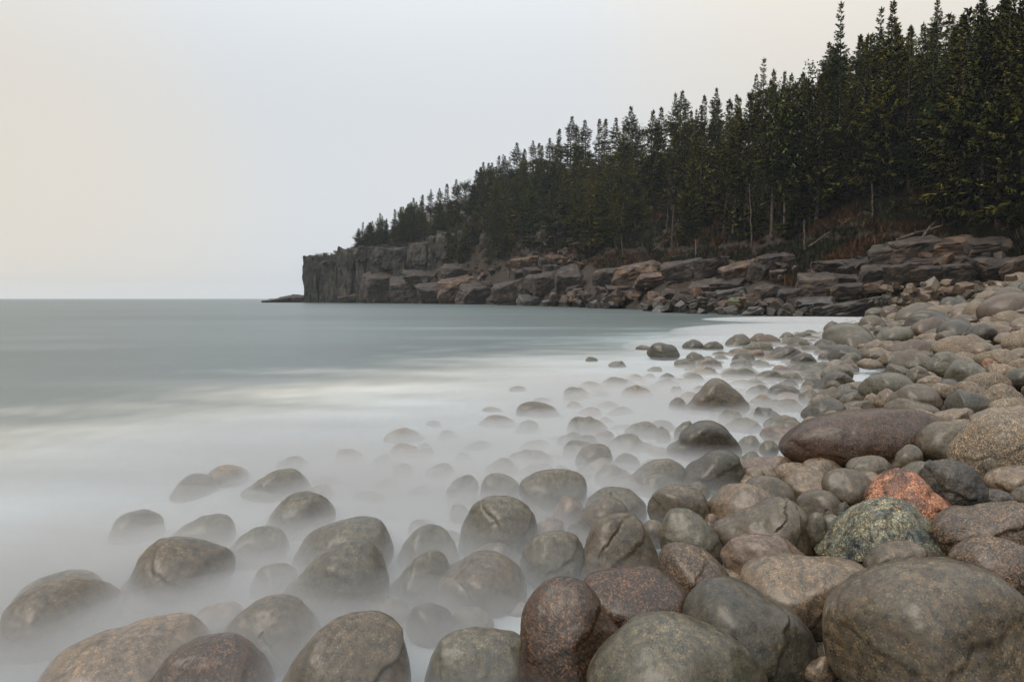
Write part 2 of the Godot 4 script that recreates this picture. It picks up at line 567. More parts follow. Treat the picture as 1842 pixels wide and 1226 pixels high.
# A boulder that fills a seen outline and is about as deep as it is wide
func boulder_shape(radius: PackedFloat32Array, metre: float, deep: float, n: int, sd: int, rough: float) -> ArrayMesh:
	var r := RandomNumberGenerator.new()
	r.seed = sd * 7919 + 13
	var tpl := cube_sphere(n)
	var dirs: PackedVector3Array = tpl[0]
	var v := PackedVector3Array()
	v.resize(dirs.size())
	var shear := r.randf_range(-0.18, 0.18)
	var lean := r.randf_range(0.0, 0.16)
	var mean := 0.0
	for x in radius: mean += x
	mean = mean / radius.size() * metre
	# soft facets, mostly turned to the open side
	var facets := []
	for k in r.randi_range(1, 3):
		var m := Vector3(r.randf_range(-0.9, 0.9), r.randf_range(-0.1, 0.9), r.randf_range(0.3, 1.2)).normalized()
		facets.append([m, mean * r.randf_range(0.66, 0.9)])
	# bedding steps and cracks
	var sm := Vector3(r.randf_range(-0.5, 0.5), r.randf_range(0.6, 1.0), r.randf_range(0.15, 0.7)).normalized()
	var sh := mean * r.randf_range(0.25, 0.62)
	var step := mean * r.randf_range(0.03, 0.065) * (0.5 if n > 50 else 1.0) * (1.0 if r.randf() < 0.75 else 0.0)
	var cm := Vector3(r.randf_range(-1, 1), r.randf_range(-0.7, 0.7), r.randf_range(-0.3, 0.3)).normalized()
	var ch := mean * r.randf_range(-0.5, 0.5)
	var crack := mean * r.randf_range(0.035, 0.08) * (1.0 if r.randf() < 0.3 else 0.0)
	var cell := maxf(mean * 1.6 / n, 0.005)
	var q := Vector3(r.randf() * 90.0, r.randf() * 90.0, r.randf() * 90.0)
	var lump := 1.0 / maxf(mean, 0.02)
	for k in dirs.size():
		var u := dirs[k]
		var rho := sqrt(u.x * u.x + u.y * u.y)
		var s := fposmod(atan2(u.y, u.x) / TAU * 128.0, 128.0)
		var s0 := int(s) % 128
		var rad := lerpf(radius[s0], radius[(s0 + 1) % 128], s - floorf(s)) * metre
		rad = lerpf(mean, rad, minf(1.0, rho * 1.35))
		var p := Vector3(u.x * rad, u.y * rad, u.z * deep)
		p.x += shear * p.z * (1.0 - absf(u.x))
		p.y -= lean * absf(p.z)
		for f in facets:
			var over: float = p.dot(f[0]) - f[1]
			var soft := mean * 0.10
			if over > -soft:
				var g: float = (over + soft) * (over + soft) / (4.0 * soft) if over < soft else over
				p -= f[0] * g * 0.62
		var d := noise.get_noise_3dv(p * lump * 7.0 + q) * 0.055 + noise.get_noise_3dv(p * lump * 19.0 + q) * 0.016 * (1.0 + rough) + noise.get_noise_3dv(p * lump * 48.0 + q) * 0.006 * (1.0 + 2.0 * rough)
		var wob := noise.get_noise_3dv(p * lump * 13.0 - q)
		if step > 0.0:
			d += step / mean * smoothstep(-cell, cell, p.dot(sm) - sh - wob * mean * 0.14)
		if crack > 0.0 and noise.get_noise_3dv(p * lump * 4.0 + q * 2.0) > 0.12:
			var e := absf(p.dot(cm) - ch - wob * mean * 0.22)
			d -= crack / mean * (1.0 - smoothstep(cell * 0.1, cell * 1.0, e))
		v[k] = p + u * d * mean
	var idx: PackedInt32Array = tpl[1]
	return mesh_from(v, smooth_normals(v, idx), idx)

func add_boulder(pts: PackedVector2Array, base: float, tint: String, label: String, group: String, sd: int, sunk := 0.0) -> void:
	var o := outline(pts, base + sunk)
	var c: Vector2 = o[0]
	var half: float = o[2]
	var d := contact_depth(c.x, base)
	var metre := d / FOCAL
	var deep := half * metre * 0.92
	d += deep * 0.55
	metre = d / FOCAL
	var pos := at_depth(c.x, c.y, d)
	var px_size := half * 2.0
	var n := 64 if px_size > 250 else 48 if px_size > 170 else 34 if px_size > 100 else 22 if px_size > 55 else 14
	var rough := 1.5 if tint in ["l", "k", "o"] else 0.6 if tint == "w" else 0.0
	var b := solo("boulder", boulder_shape(o[1], metre, half * metre * 0.92, n, sd, rough), mats[TINTS[tint]], label, "boulder", group)
	b.position = pos
	b.rotation.y = atan2(-pos.x, -pos.z)   # its outline faces the eye point
	footprints.append(Vector3(pos.x, -pos.z, half * metre))

# region, tint, foot row, label, outline points (x, y, x, y ...) in the enlarged view
const TRACED := [
	["A", "b", 1060, "broad brown domed boulder rising from mist beside a paler one half hidden behind it", [0,1000,30,900,90,800,170,735,300,712,420,722,520,765,590,830,620,880,622,950]],
	["A", "g", 930, "pale ghostly boulder mostly hidden in mist behind the broad brown dome", [80,830,130,730,200,685,300,665,400,672,470,700,520,770]],
	["A", "b", 870, "tall wedge-shaped brown boulder with slanting flank standing alone in the mist", [605,810,690,660,760,540,820,498,920,485,1010,505,1100,545,1170,590,1197,640,1185,710,1140,790]],
	["A", "g", 500, "small faint round boulder nearly swallowed by mist beyond the tall wedge boulder", [578,480,590,420,640,365,700,348,770,352,815,385,835,430,838,480]],
	["A", "g", 560, "low rounded boulder in mist just behind the tall wedge boulder", [870,490,920,440,1000,395,1080,373,1150,378,1190,405,1205,450,1200,490]],
	["A", "g", 640, "rounded grey boulder in mist with sloping back beside the tall wedge boulder", [1160,570,1210,510,1280,455,1350,430,1410,430,1460,455,1488,510,1485,570]],
	["A", "g", 480, "grey dome-shaped boulder in mist with a faint low boulder behind it", [1378,430,1400,370,1450,300,1520,258,1590,248,1650,270,1700,310,1735,360,1747,420]],
	["A", "g", 290, "faint low boulder with a notched slope drowned in bright mist", [1250,250,1310,200,1380,155,1450,133,1520,135,1565,175,1595,215,1600,250]],
	["A", "g", 130, "faintest distant boulder top showing through the surf", [1430,110,1470,75,1520,60,1570,75,1595,110]],
	["A", "g", 810, "ghostly pale round boulder in the white gap between darker boulders", [1290,750,1320,670,1370,630,1430,618,1490,630,1530,660,1545,720]],
	["P", "g", 1050, "long grey-green boulder with rounded shoulder lying in the mist", [528,1020,533,985,548,960,580,945,620,936,660,934,690,945,702,968,706,1010]],
	["P", "g", 1120, "large smooth grey-green boulder with straight slanting edge", [505,1075,540,1030,570,1000,605,978,640,973,670,978,690,1000,700,1035,697,1080]],
	["P", "p", 1160, "pale pinkish boulder sunk in mist between two darker boulders", [323,1150,344,1106,372,1090,400,1087,427,1091,440,1120]],
	["P", "b", 1205, "brown rounded boulder with sloping side in front of the white mist", [380,1155,405,1125,440,1095,470,1078,500,1073,525,1080,550,1100,570,1125,580,1160]],
	["P", "t", 1290, "wide flat-topped pale boulder half lost in warm mist", [72,1240,90,1195,120,1160,165,1142,230,1136,300,1134,350,1140,372,1165,385,1230]],
	["P", "x", 1320, "dark speckled brown boulder against the wide flat pale one", [258,1240,285,1195,315,1165,355,1150,400,1148,440,1162,465,1190,485,1220,492,1250]],
	["P", "b", 1320, "tall rounded grey-brown boulder with fine grain beside a narrow misty channel", [512,1240,530,1190,560,1150,590,1120,620,1110,650,1106,680,1108,705,1120,725,1145,735,1180,740,1240]],
	["P", "p", 1125, "small pink boulder tucked among grey boulders in the mist", [568,1115,590,1085,620,1073,660,1066,680,1070,690,1090]],
	["B", "b", 970, "small brown boulder leaning on the tall grey-brown one", [145,900,190,840,240,805,300,798,350,815,390,850,395,890]],
	["B", "d", 1030, "dark round boulder standing in the narrow misty channel", [368,940,385,880,420,835,480,818,550,830,610,870,640,930,652,990]],
	["B", "g", 980, "low grey boulder behind the dark round one", [618,880,660,848,720,842,780,860,820,900,832,950]],
	["B", "g", 840, "leaning grey boulder with a straight left flank", [262,800,330,700,400,620,450,575,510,556,570,570,605,605,612,670]],
	["B", "b", 860, "large humped brown boulder with hollow in its lower side", [428,820,470,740,540,680,640,625,700,585,760,567,830,565,900,590,960,640,990,700,1002,790]],
	["B", "g", 650, "pointed dome-shaped grey boulder amid bright mist", [325,600,350,530,390,470,440,425,500,410,560,425,610,480,640,540,652,600]],
	["B", "g", 610, "large pale grey dome boulder with a dark rim line on its crest", [643,550,665,460,690,380,730,310,790,275,860,268,930,275,1000,315,1045,365,1062,430,1055,500]],
	["B", "b", 650, "brown boulder with low rounded back between two grey domes", [680,590,740,530,800,480,860,457,920,460,970,485,1000,520,1005,570]],
	["B", "g", 750, "round blue-grey boulder with a rim line above a misty foot", [958,640,975,560,1010,510,1070,470,1150,450,1220,455,1270,480,1300,520,1305,590]],
	["B", "b", 720, "brown pear-shaped boulder with a dark hollow near its peak", [1238,690,1280,590,1320,490,1370,400,1430,365,1500,355,1560,375,1620,440,1660,510,1682,590,1680,650]],
	["B", "x", 1350, "dark red-brown speckled egg-shaped boulder standing upright", [968,1250,965,1000,985,880,1030,780,1090,715,1160,685,1230,680,1290,700,1350,760,1410,850,1460,920,1500,990,1490,1100]],
	["P", "x", 1160, "wide speckled tan-brown boulder behind the upright egg-shaped one", [1046,1045,1070,1032,1100,1025,1130,1019,1165,1019,1195,1028,1220,1043,1238,1065,1242,1090,1232,1120]],
	["B", "g", 1370, "broad grey-green boulder with a knobbed corner beside the egg-shaped one", [466,1240,490,1130,520,1050,560,1000,620,975,700,965,800,970,900,985,960,1000,1010,1050,1025,1160]],
	["B", "p", 530, "pale pink boulder tucked behind the blue-grey round one", [998,510,1030,450,1080,400,1130,378,1170,385,1195,420,1202,460]],
	["B", "p", 440, "small pointed pink-red boulder among grey ones", [1138,380,1160,310,1190,270,1225,262,1260,285,1295,330,1292,390]],
	["B", "b", 530, "brown slanting boulder behind the pear-shaped one", [1208,450,1270,380,1330,310,1390,278,1450,273,1500,300,1540,345,1555,400]],
	["B", "g", 430, "grey boulder with concentric rim lines behind the slanting brown one", [1298,320,1340,260,1390,228,1450,218,1510,230,1570,265,1620,320,1642,380]],
	["P", "b", 960, "brown-grey boulder with small dark pit on its crest", [1165,915,1175,890,1195,877,1220,873,1245,876,1265,890,1274,910,1277,935]],
	["B", "g", 370, "lozenge-shaped pale grey boulder with a crisp upper edge in the surf", [963,200,1010,160,1070,138,1150,132,1230,138,1290,165,1312,220,1302,280,1275,330]],
	["B", "g", 320, "craggy grey boulder next to the lozenge-shaped one", [763,285,765,210,785,160,830,143,880,150,930,175,970,215,977,265]],
	["B", "g", 300, "faint angular boulder in surf beside the craggy grey one", [578,245,610,205,660,170,700,157,740,180,754,225]],
	["B", "g", 160, "small peaked boulder behind the craggy grey one", [793,150,830,100,870,70,910,75,935,110,942,150]],
	["B", "g", 110, "long flat pale boulder drowned in surf beyond the lozenge-shaped one", [903,75,960,35,1030,27,1090,40,1130,65,1142,95]],
	["P", "g", 850, "round grey boulder with a flat crown in the surf", [1036,838,1040,815,1060,801,1080,798,1095,806,1101,830]],
	["B", "d", 130, "small dark knob of rock in the surf near the flat-crowned boulder", [1448,120,1460,75,1490,48,1540,47,1575,70,1587,115]],
	["B", "g", 160, "low grey sliver of rock before the lozenge-shaped boulder's crest", [948,150,1000,115,1070,97,1120,100,1132,145]],
	["B", "g", 250, "long sloping pale boulder below the dark cracked one", [1488,220,1550,160,1620,100,1690,75,1760,78,1810,110,1832,160]],
	["B", "g", 270, "pale lumpy boulder with folded surface in the misty gap", [1543,245,1590,190,1640,155,1700,148,1750,165,1772,210]],
	["B", "b", 540, "small brown boulder wedged behind the pear-shaped one", [1598,430,1640,390,1690,400,1720,450,1725,520]],
	["B", "g", 1270, "small pale stone between two broad boulders at the beach edge", [583,1235,620,1190,660,1178,700,1190,732,1235]],
	["P", "g", 1020, "smooth blue-grey thumb-shaped boulder beside pink stone", [1188,985,1195,940,1205,920,1225,916,1250,922,1275,945,1295,970,1302,1005]],
	["P", "r", 1090, "pinkish brown boulder with a dark gash along it", [1178,1015,1195,990,1215,983,1245,985,1275,995,1300,1020,1320,1045,1332,1070]],
	["C", "d", 1230, "dark wet boulder with a ridge and a notch, slanting down", [92,900,120,820,180,760,260,722,340,718,420,745,520,800,620,830,690,890,740,960,775,1040,770,1110,725,1170]],
	["P", "g", 1345, "huge smooth olive-grey rounded boulder in front of the dark ridged one", [1050,1240,1065,1195,1095,1155,1130,1125,1170,1110,1215,1108,1260,1115,1300,1130,1335,1155,1370,1190,1392,1240]],
	["C", "b", 1420, "biggest brown-grey boulder with small pits, towering over the others", [880,1240,845,1060,850,930,890,850,960,770,1060,690,1180,635,1320,605,1460,600,1600,615,1700,660,1800,740,1880,830,1950,950,1980,1100,1965,1250]],
	["C", "t", 970, "two-toned tan boulder with an orange end and hollowed side", [398,700,450,645,560,605,660,595,760,585,860,575,950,580,1010,610,1052,660,1040,710,970,790,880,900]],
	["C", "p", 710, "pinkish flat-topped boulder with dark patch on its crown", [278,600,300,545,350,500,430,480,530,473,610,485,660,520,720,575,748,615]],
	["C", "b", 580, "long brown wedge boulder with a raised ridge running up it", [238,450,340,390,450,330,530,280,590,265,650,285,700,330,735,420,752,490,738,550]],
	["C", "t", 430, "rounded tan-grey boulder with a curved crack", [213,340,235,280,290,225,370,203,450,210,520,240,567,280]],
	["C", "b", 340, "brown rounded boulder behind the curved-crack boulder", [408,200,470,168,540,165,600,190,650,240,667,295]],
	["C", "t", 215, "flat tan boulder with a lip, third back from the ridged wedge", [578,170,620,130,680,118,760,125,820,155,832,190]],
	["C", "t", 300, "tan boulder with thin curved ledge line on top", [618,200,670,160,730,150,800,160,850,200,892,255]],
	["C", "b", 400, "small dark-topped brown boulder below the ledge-lined one", [673,295,720,245,780,233,840,240,890,290,927,355]],
	["C", "b", 330, "humped brown boulder with stained flank beside the orange one", [813,175,870,128,940,120,1000,140,1050,185,1082,230,1078,290]],
	["C", "t", 150, "small tan boulder in front of the giant whale-backed one", [703,110,760,75,820,70,870,90,897,125]],
	["C", "b", 200, "brown-grey round boulder at the foot of the giant whale-backed one", [938,115,1000,70,1060,57,1120,70,1155,110,1167,165]],
	["C", "p", 160, "flat pink slab-like boulder in the mist by the dark cracked one", [393,115,430,85,520,72,600,62,650,70,690,90,702,130]],
	["C", "d", 240, "dark slanting boulder with a crack, standing clear of the mist", [62,205,100,130,170,80,230,35,290,28,340,45,375,90,392,145,378,195]],
	["C", "o", 450, "bright orange-pink granite boulder with dark pits", [1043,300,1065,230,1110,175,1180,142,1260,143,1310,180,1350,225,1410,260,1460,310,1512,365,1475,410]],
	["C", "k", 370, "black pitted boulder behind the orange one", [1303,170,1360,110,1420,85,1480,82,1540,110,1590,170,1622,235,1605,305]],
	["C", "l", 610, "angular green boulder crusted with pale lichen", [768,590,820,500,890,420,960,350,1050,305,1160,286,1230,300,1290,350,1350,400,1420,440,1452,485,1442,550]],
	["C", "b", 690, "smooth brown boulder in front of the lichened green one", [1038,650,1065,580,1120,530,1200,505,1280,505,1350,530,1410,570,1442,610]],
	["C", "r", 610, "long reddish-brown boulder lying beside the lichened green one", [1413,570,1420,430,1480,380,1580,345,1700,310,1842,285,1950,290,2005,380,1985,490]],
	["C", "r", 810, "dark reddish boulder with network of cracks behind the biggest one", [1493,600,1550,530,1620,495,1700,487,1780,500,1860,540,1905,640,1885,730]],
	["C", "t", 270, "smooth tan boulder under the giant mottled one", [1658,210,1690,150,1750,125,1842,110,1930,120,1965,190]],
	["C", "k", 350, "small dark boulder with pale streak between black and reddish ones", [1573,310,1600,255,1660,230,1730,232,1780,265,1788,315]],
	["C", "b", 310, "brown boulder end next to the small pale-streaked dark one", [1783,290,1800,245,1842,215,1900,220,1935,260,1940,300]],
	["C", "g", 170, "pale grey boulder peeping out behind the black one", [1222,140,1270,95,1330,88,1385,95,1400,135]],
	["C", "g", 560, "pale grey upright stone beside the long ridged wedge", [722,420,735,370,765,345,800,365,820,420,822,500]],
	["C", "g", 450, "small grey stone in the hollow behind the lichened boulder", [798,400,820,368,850,358,885,375,895,420]],
	["C", "g", 520, "small grey stone leaning on the lichened boulder's lower end", [812,480,840,425,880,402,912,415,915,470]],
	["C", "t", 370, "little pale stone beneath the orange boulder's flank", [938,350,965,318,1000,308,1030,325,1035,355]],
	["C", "g", 290, "small grey boulder beside the tan curved-crack boulder", [98,240,120,205,160,195,200,215,217,265]],
	["C", "p", 450, "small pink stone at the end of the ridged wedge", [160,400,185,368,220,357,265,375,287,425]],
	["C", "t", 1240, "light flat stone in the dark gap beside the biggest boulder", [698,1200,760,1120,810,1090,860,1140,868,1190]],
	["D", "x", 985, "giant whale-backed brown boulder with cracked flank", [600,920,620,850,680,790,780,735,880,700,1000,680,1130,668,1260,672,1350,690,1395,735,1392,800,1340,870,1260,920]],
	["D", "w", 1070, "giant mottled pale boulder with a shelf-like hollow", [1483,940,1510,880,1560,800,1610,745,1680,712,1760,705,1842,710,1920,750,1962,850,1952,990]],
	["D", "b", 960, "round brown boulder beside the giant mottled pale one", [1303,880,1320,810,1370,760,1450,737,1530,745,1590,780,1602,850]],
	["D", "b", 1020, "finger-like upright stone against the round brown boulder", [1163,1000,1180,950,1210,885,1240,858,1280,860,1305,895,1302,960]],
	["D", "b", 715, "tall peaked brown boulder rising alone out of the surf", [82,695,120,640,170,580,210,530,245,516,290,530,340,570,390,620,418,670]],
	["D", "b", 695, "small round boulder beside the tall peaked one", [4,670,20,632,45,618,75,630,90,660]],
	["D", "d", 960, "dark grey domed boulder with a lengthwise crack in the surf", [-12,900,50,850,60,820,110,770,160,742,220,738,280,760,330,810,365,860,372,915]],
	["D", "d", 590, "dark round boulder with a twin behind it at the surf's edge", [753,585,790,530,830,495,880,482,930,500,965,545,972,580]],
	["D", "g", 545, "grey twin behind the dark round boulder at the surf's edge", [800,510,840,468,900,454,940,470,952,510]],
	["D", "g", 630, "smooth slanted grey-green boulder just above the surf", [998,600,1030,530,1090,500,1160,490,1220,510,1257,560]],
	["D", "b", 690, "brown boulder with pale curved bands on its end", [1143,660,1190,590,1240,555,1300,548,1360,575,1390,620,1397,665]],
	["D", "d", 735, "dark brown boulder sloping into the surf", [698,725,740,660,790,625,840,615,880,630,910,680]],
	["D", "d", 640, "dark flat rough boulder in the surf", [518,600,550,560,610,557,660,570,687,600,685,635]],
	["D", "d", 425, "dark hump of rock on its own at the edge of deep water", [-115,390,-95,365,-55,335,-10,343,30,350,50,375,56,410]],
]

# tint and box (x0, x1, top, foot) of the plainer boulders, in the enlarged view
const PLAIN := [
	["D", "b", 500, 690, 622, 690], ["D", "b", 755, 907, 565, 650], ["D", "g", 870, 985, 545, 615], ["D", "d", 440, 580, 665, 750], ["D", "g", 495, 687, 708, 790], ["D", "p", 475, 690, 770, 840],
	["D", "g", 318, 490, 720, 800], ["D", "g", 258, 390, 680, 755], ["D", "t", 318, 382, 655, 700], ["D", "g", 362, 472, 808, 895], ["D", "g", 472, 572, 838, 910], ["D", "t", 425, 556, 608, 675],
	["D", "g", 678, 782, 580, 650], ["D", "t", 1078, 1198, 575, 670], ["D", "t", 1013, 1097, 598, 660], ["D", "b", 888, 1020, 595, 660], ["D", "b", 908, 1082, 633, 690], ["D", "b", 1122, 1380, 628, 710],
	["D", "b", 868, 1022, 655, 710], ["D", "d", 1448, 1672, 578, 700], ["D", "w", 1478, 1642, 533, 620], ["D", "t", 1358, 1502, 543, 610], ["D", "w", 1640, 1822, 553, 660], ["D", "w", 1678, 1870, 612, 690],
	["D", "w", 1548, 1762, 487, 570], ["D", "g", 1448, 1655, 420, 545], ["D", "t", 1293, 1432, 505, 575], ["D", "b", 1238, 1352, 455, 545], ["D", "g", 1343, 1522, 386, 495], ["D", "w", 1382, 1645, 285, 395],
	["D", "k", 1548, 1705, 243, 325], ["D", "r", 1158, 1405, 320, 400], ["D", "g", 1078, 1272, 246, 338], ["D", "r", 1262, 1455, 203, 305], ["D", "b", 888, 1042, 290, 378], ["D", "d", 833, 1007, 343, 440],
	["D", "t", 1008, 1168, 323, 398], ["D", "d", 528, 702, 358, 428], ["D", "d", 638, 767, 388, 458], ["D", "g", 298, 422, 291, 358], ["D", "r", 423, 577, 288, 340], ["D", "d", 73, 182, 321, 370],
	["D", "d", 178, 284, 328, 375], ["D", "g", 93, 192, 383, 436], ["D", "d", 758, 872, 316, 366], ["D", "g", 618, 727, 303, 360], ["D", "b", 808, 892, 223, 285], ["D", "t", 1373, 1602, 668, 775],
	["D", "t", 1418, 1582, 700, 775], ["D", "t", 1588, 1900, 653, 780], ["D", "w", 1745, 1900, 262, 380], ["D", "w", 1575, 1790, 222, 310], ["D", "g", 1228, 1342, 408, 470], ["D", "o", 1628, 1705, 418, 470],
	["D", "w", 1640, 1825, 438, 520], ["D", "w", 1690, 1850, 170, 250], ["D", "t", 1780, 1900, 205, 270], ["D", "b", 1440, 1560, 195, 275], ["D", "g", 1335, 1440, 265, 310], ["D", "b", 1390, 1490, 270, 325],
	["D", "w", 1600, 1800, 370, 440], ["D", "w", 1480, 1600, 380, 430], ["D", "w", 1760, 1890, 415, 480], ["D", "t", 1700, 1842, 280, 340], ["D", "b", 1170, 1370, 375, 470], ["D", "t", 1100, 1180, 378, 440],
	["D", "g", 1125, 1250, 445, 510], ["D", "g", 380, 540, 330, 385], ["D", "p", 395, 500, 370, 415], ["D", "g", 320, 435, 420, 465], ["D", "t", 145, 235, 420, 465], ["D", "d", 200, 280, 420, 465],
	["D", "g", 280, 460, 465, 520], ["D", "g", 455, 590, 478, 535], ["D", "g", 570, 695, 488, 545], ["D", "g", 390, 520, 530, 570], ["D", "p", 540, 640, 450, 495], ["D", "g", 705, 780, 495, 540],
	["D", "g", 690, 770, 530, 590], ["D", "t", 775, 860, 430, 480], ["D", "g", 640, 770, 450, 500], ["D", "g", 895, 1000, 385, 445], ["D", "t", 1010, 1150, 360, 415], ["D", "t", 985, 1110, 415, 460],
	["D", "g", 405, 540, 555, 620], ["D", "g", 530, 660, 535, 585], ["D", "g", 20, 75, 560, 600], ["D", "g", 180, 250, 460, 500], ["D", "b", 985, 1090, 240, 290], ["D", "b", 880, 1000, 270, 310],
	["E", "g", 665, 900, 545, 640], ["E", "g", 640, 780, 625, 700], ["E", "p", 810, 950, 612, 690], ["E", "g", 905, 1095, 635, 730], ["E", "g", 985, 1170, 570, 660], ["E", "g", 1150, 1228, 593, 680],
	["E", "g", 1245, 1360, 563, 680], ["E", "g", 668, 860, 655, 770], ["E", "t", 970, 1130, 385, 450], ["E", "g", 390, 480, 385, 415], ["E", "g", 905, 1000, 255, 290], ["E", "g", 785, 850, 235, 260],
	["E", "g", 1105, 1185, 285, 312], ["E", "g", 1225, 1285, 388, 430], ["E", "g", 1045, 1130, 175, 200], ["E", "t", 780, 935, 755, 850], ["E", "g", 835, 1040, 800, 900],
	["E", "t", 1095, 1240, 698, 750], ["E", "g", 1075, 1170, 762, 810], ["E", "g", 600, 720, 795, 850], ["E", "g", 720, 820, 812, 870], ["E", "g", 20, 105, 788, 860], ["E", "g", 1590, 1690, 725, 790],
	["E", "t", 1600, 1720, 805, 900], ["E", "g", 500, 610, 1010, 1090], ["E", "g", 1310, 1420, 885, 990], ["E", "g", 70, 230, 950, 1010],
	["B", "g", 300, 412, 92, 165], ["B", "g", 470, 630, 95, 180], ["B", "g", 600, 720, 300, 400], ["B", "g", 380, 520, 385, 470],
	["C", "t", 395, 590, 108, 190], ["C", "t", 360, 480, 168, 215], ["C", "g", 0, 60, 150, 230], ["C", "b", 1100, 1230, 130, 200], ["C", "k", 860, 960, 300, 400], ["C", "b", 660, 800, 680, 800],
	["C", "d", 760, 900, 1020, 1180], ["C", "b", 1790, 1960, 460, 560], ["C", "b", 1540, 1700, 600, 760], ["C", "t", 560, 720, 620, 760],
]
const TONE := {"g": "grey", "b": "brown", "d": "dark grey", "x": "speckled brown", "t": "tan", "w": "pale mottled", "p": "pink", "r": "reddish", "o": "orange", "l": "lichened", "k": "black"}

func region_point(region: String, x: float, y: float) -> Vector2:
	return Vector2(x, y) if region == "P" else ORIGIN[region] + Vector2(x, y) * TRACE

# boulders that one can find at a glance: words from their label, what to call them
const LANDMARKS := [["tall peaked brown", "the tall peaked boulder in the surf"], ["giant whale-backed", "the giant whale-backed boulder"], ["giant mottled pale", "the giant mottled pale boulder"], ["bright orange-pink", "the orange boulder"], ["angular green boulder", "the lichened green boulder"],
	["dark grey domed", "the dark cracked dome in the surf"], ["lozenge-shaped pale", "the lozenge-shaped pale boulder"], ["dark hump of rock on its own", "the lone dark hump"], ["upright", "the upright egg-shaped boulder"], ["tall wedge-shaped", "the tall wedge boulder"], ["large pale grey dome", "the pale grey dome with a rim line"], ["smooth slanted grey-green", "the smooth slanted boulder above the surf"], ["dark round boulder with a twin", "the dark twin boulders"]]
var landmarks := []

func plain_label(tint: String, p: Vector3, wide: float, ratio: float) -> Array:
	var i := inland(p.x, -p.z)
	var shape := "flat" if ratio < 0.42 else "tall" if ratio > 0.72 else "rounded"
	var size := "small " if wide < 0.45 else "large " if wide > 0.95 else ""
	var near := ""
	var best := 1.2 - p.z * 0.12
	for l in landmarks:
		var gap: float = (l[0] - p).length()
		if gap < best:
			best = gap
			near = l[1]
	var zone := "standing in the surf" if i < -0.2 else "at the edge of the surf" if i < 2.0 else "on the dry beach"
	var group := "%s boulders %s" % [TONE[tint], zone]
	if near:
		return ["%s%s %s boulder near %s" % [size, shape, TONE[tint], near], "boulders near " + near]
	return ["%s%s %s boulder %s" % [size, shape, TONE[tint], zone], group]

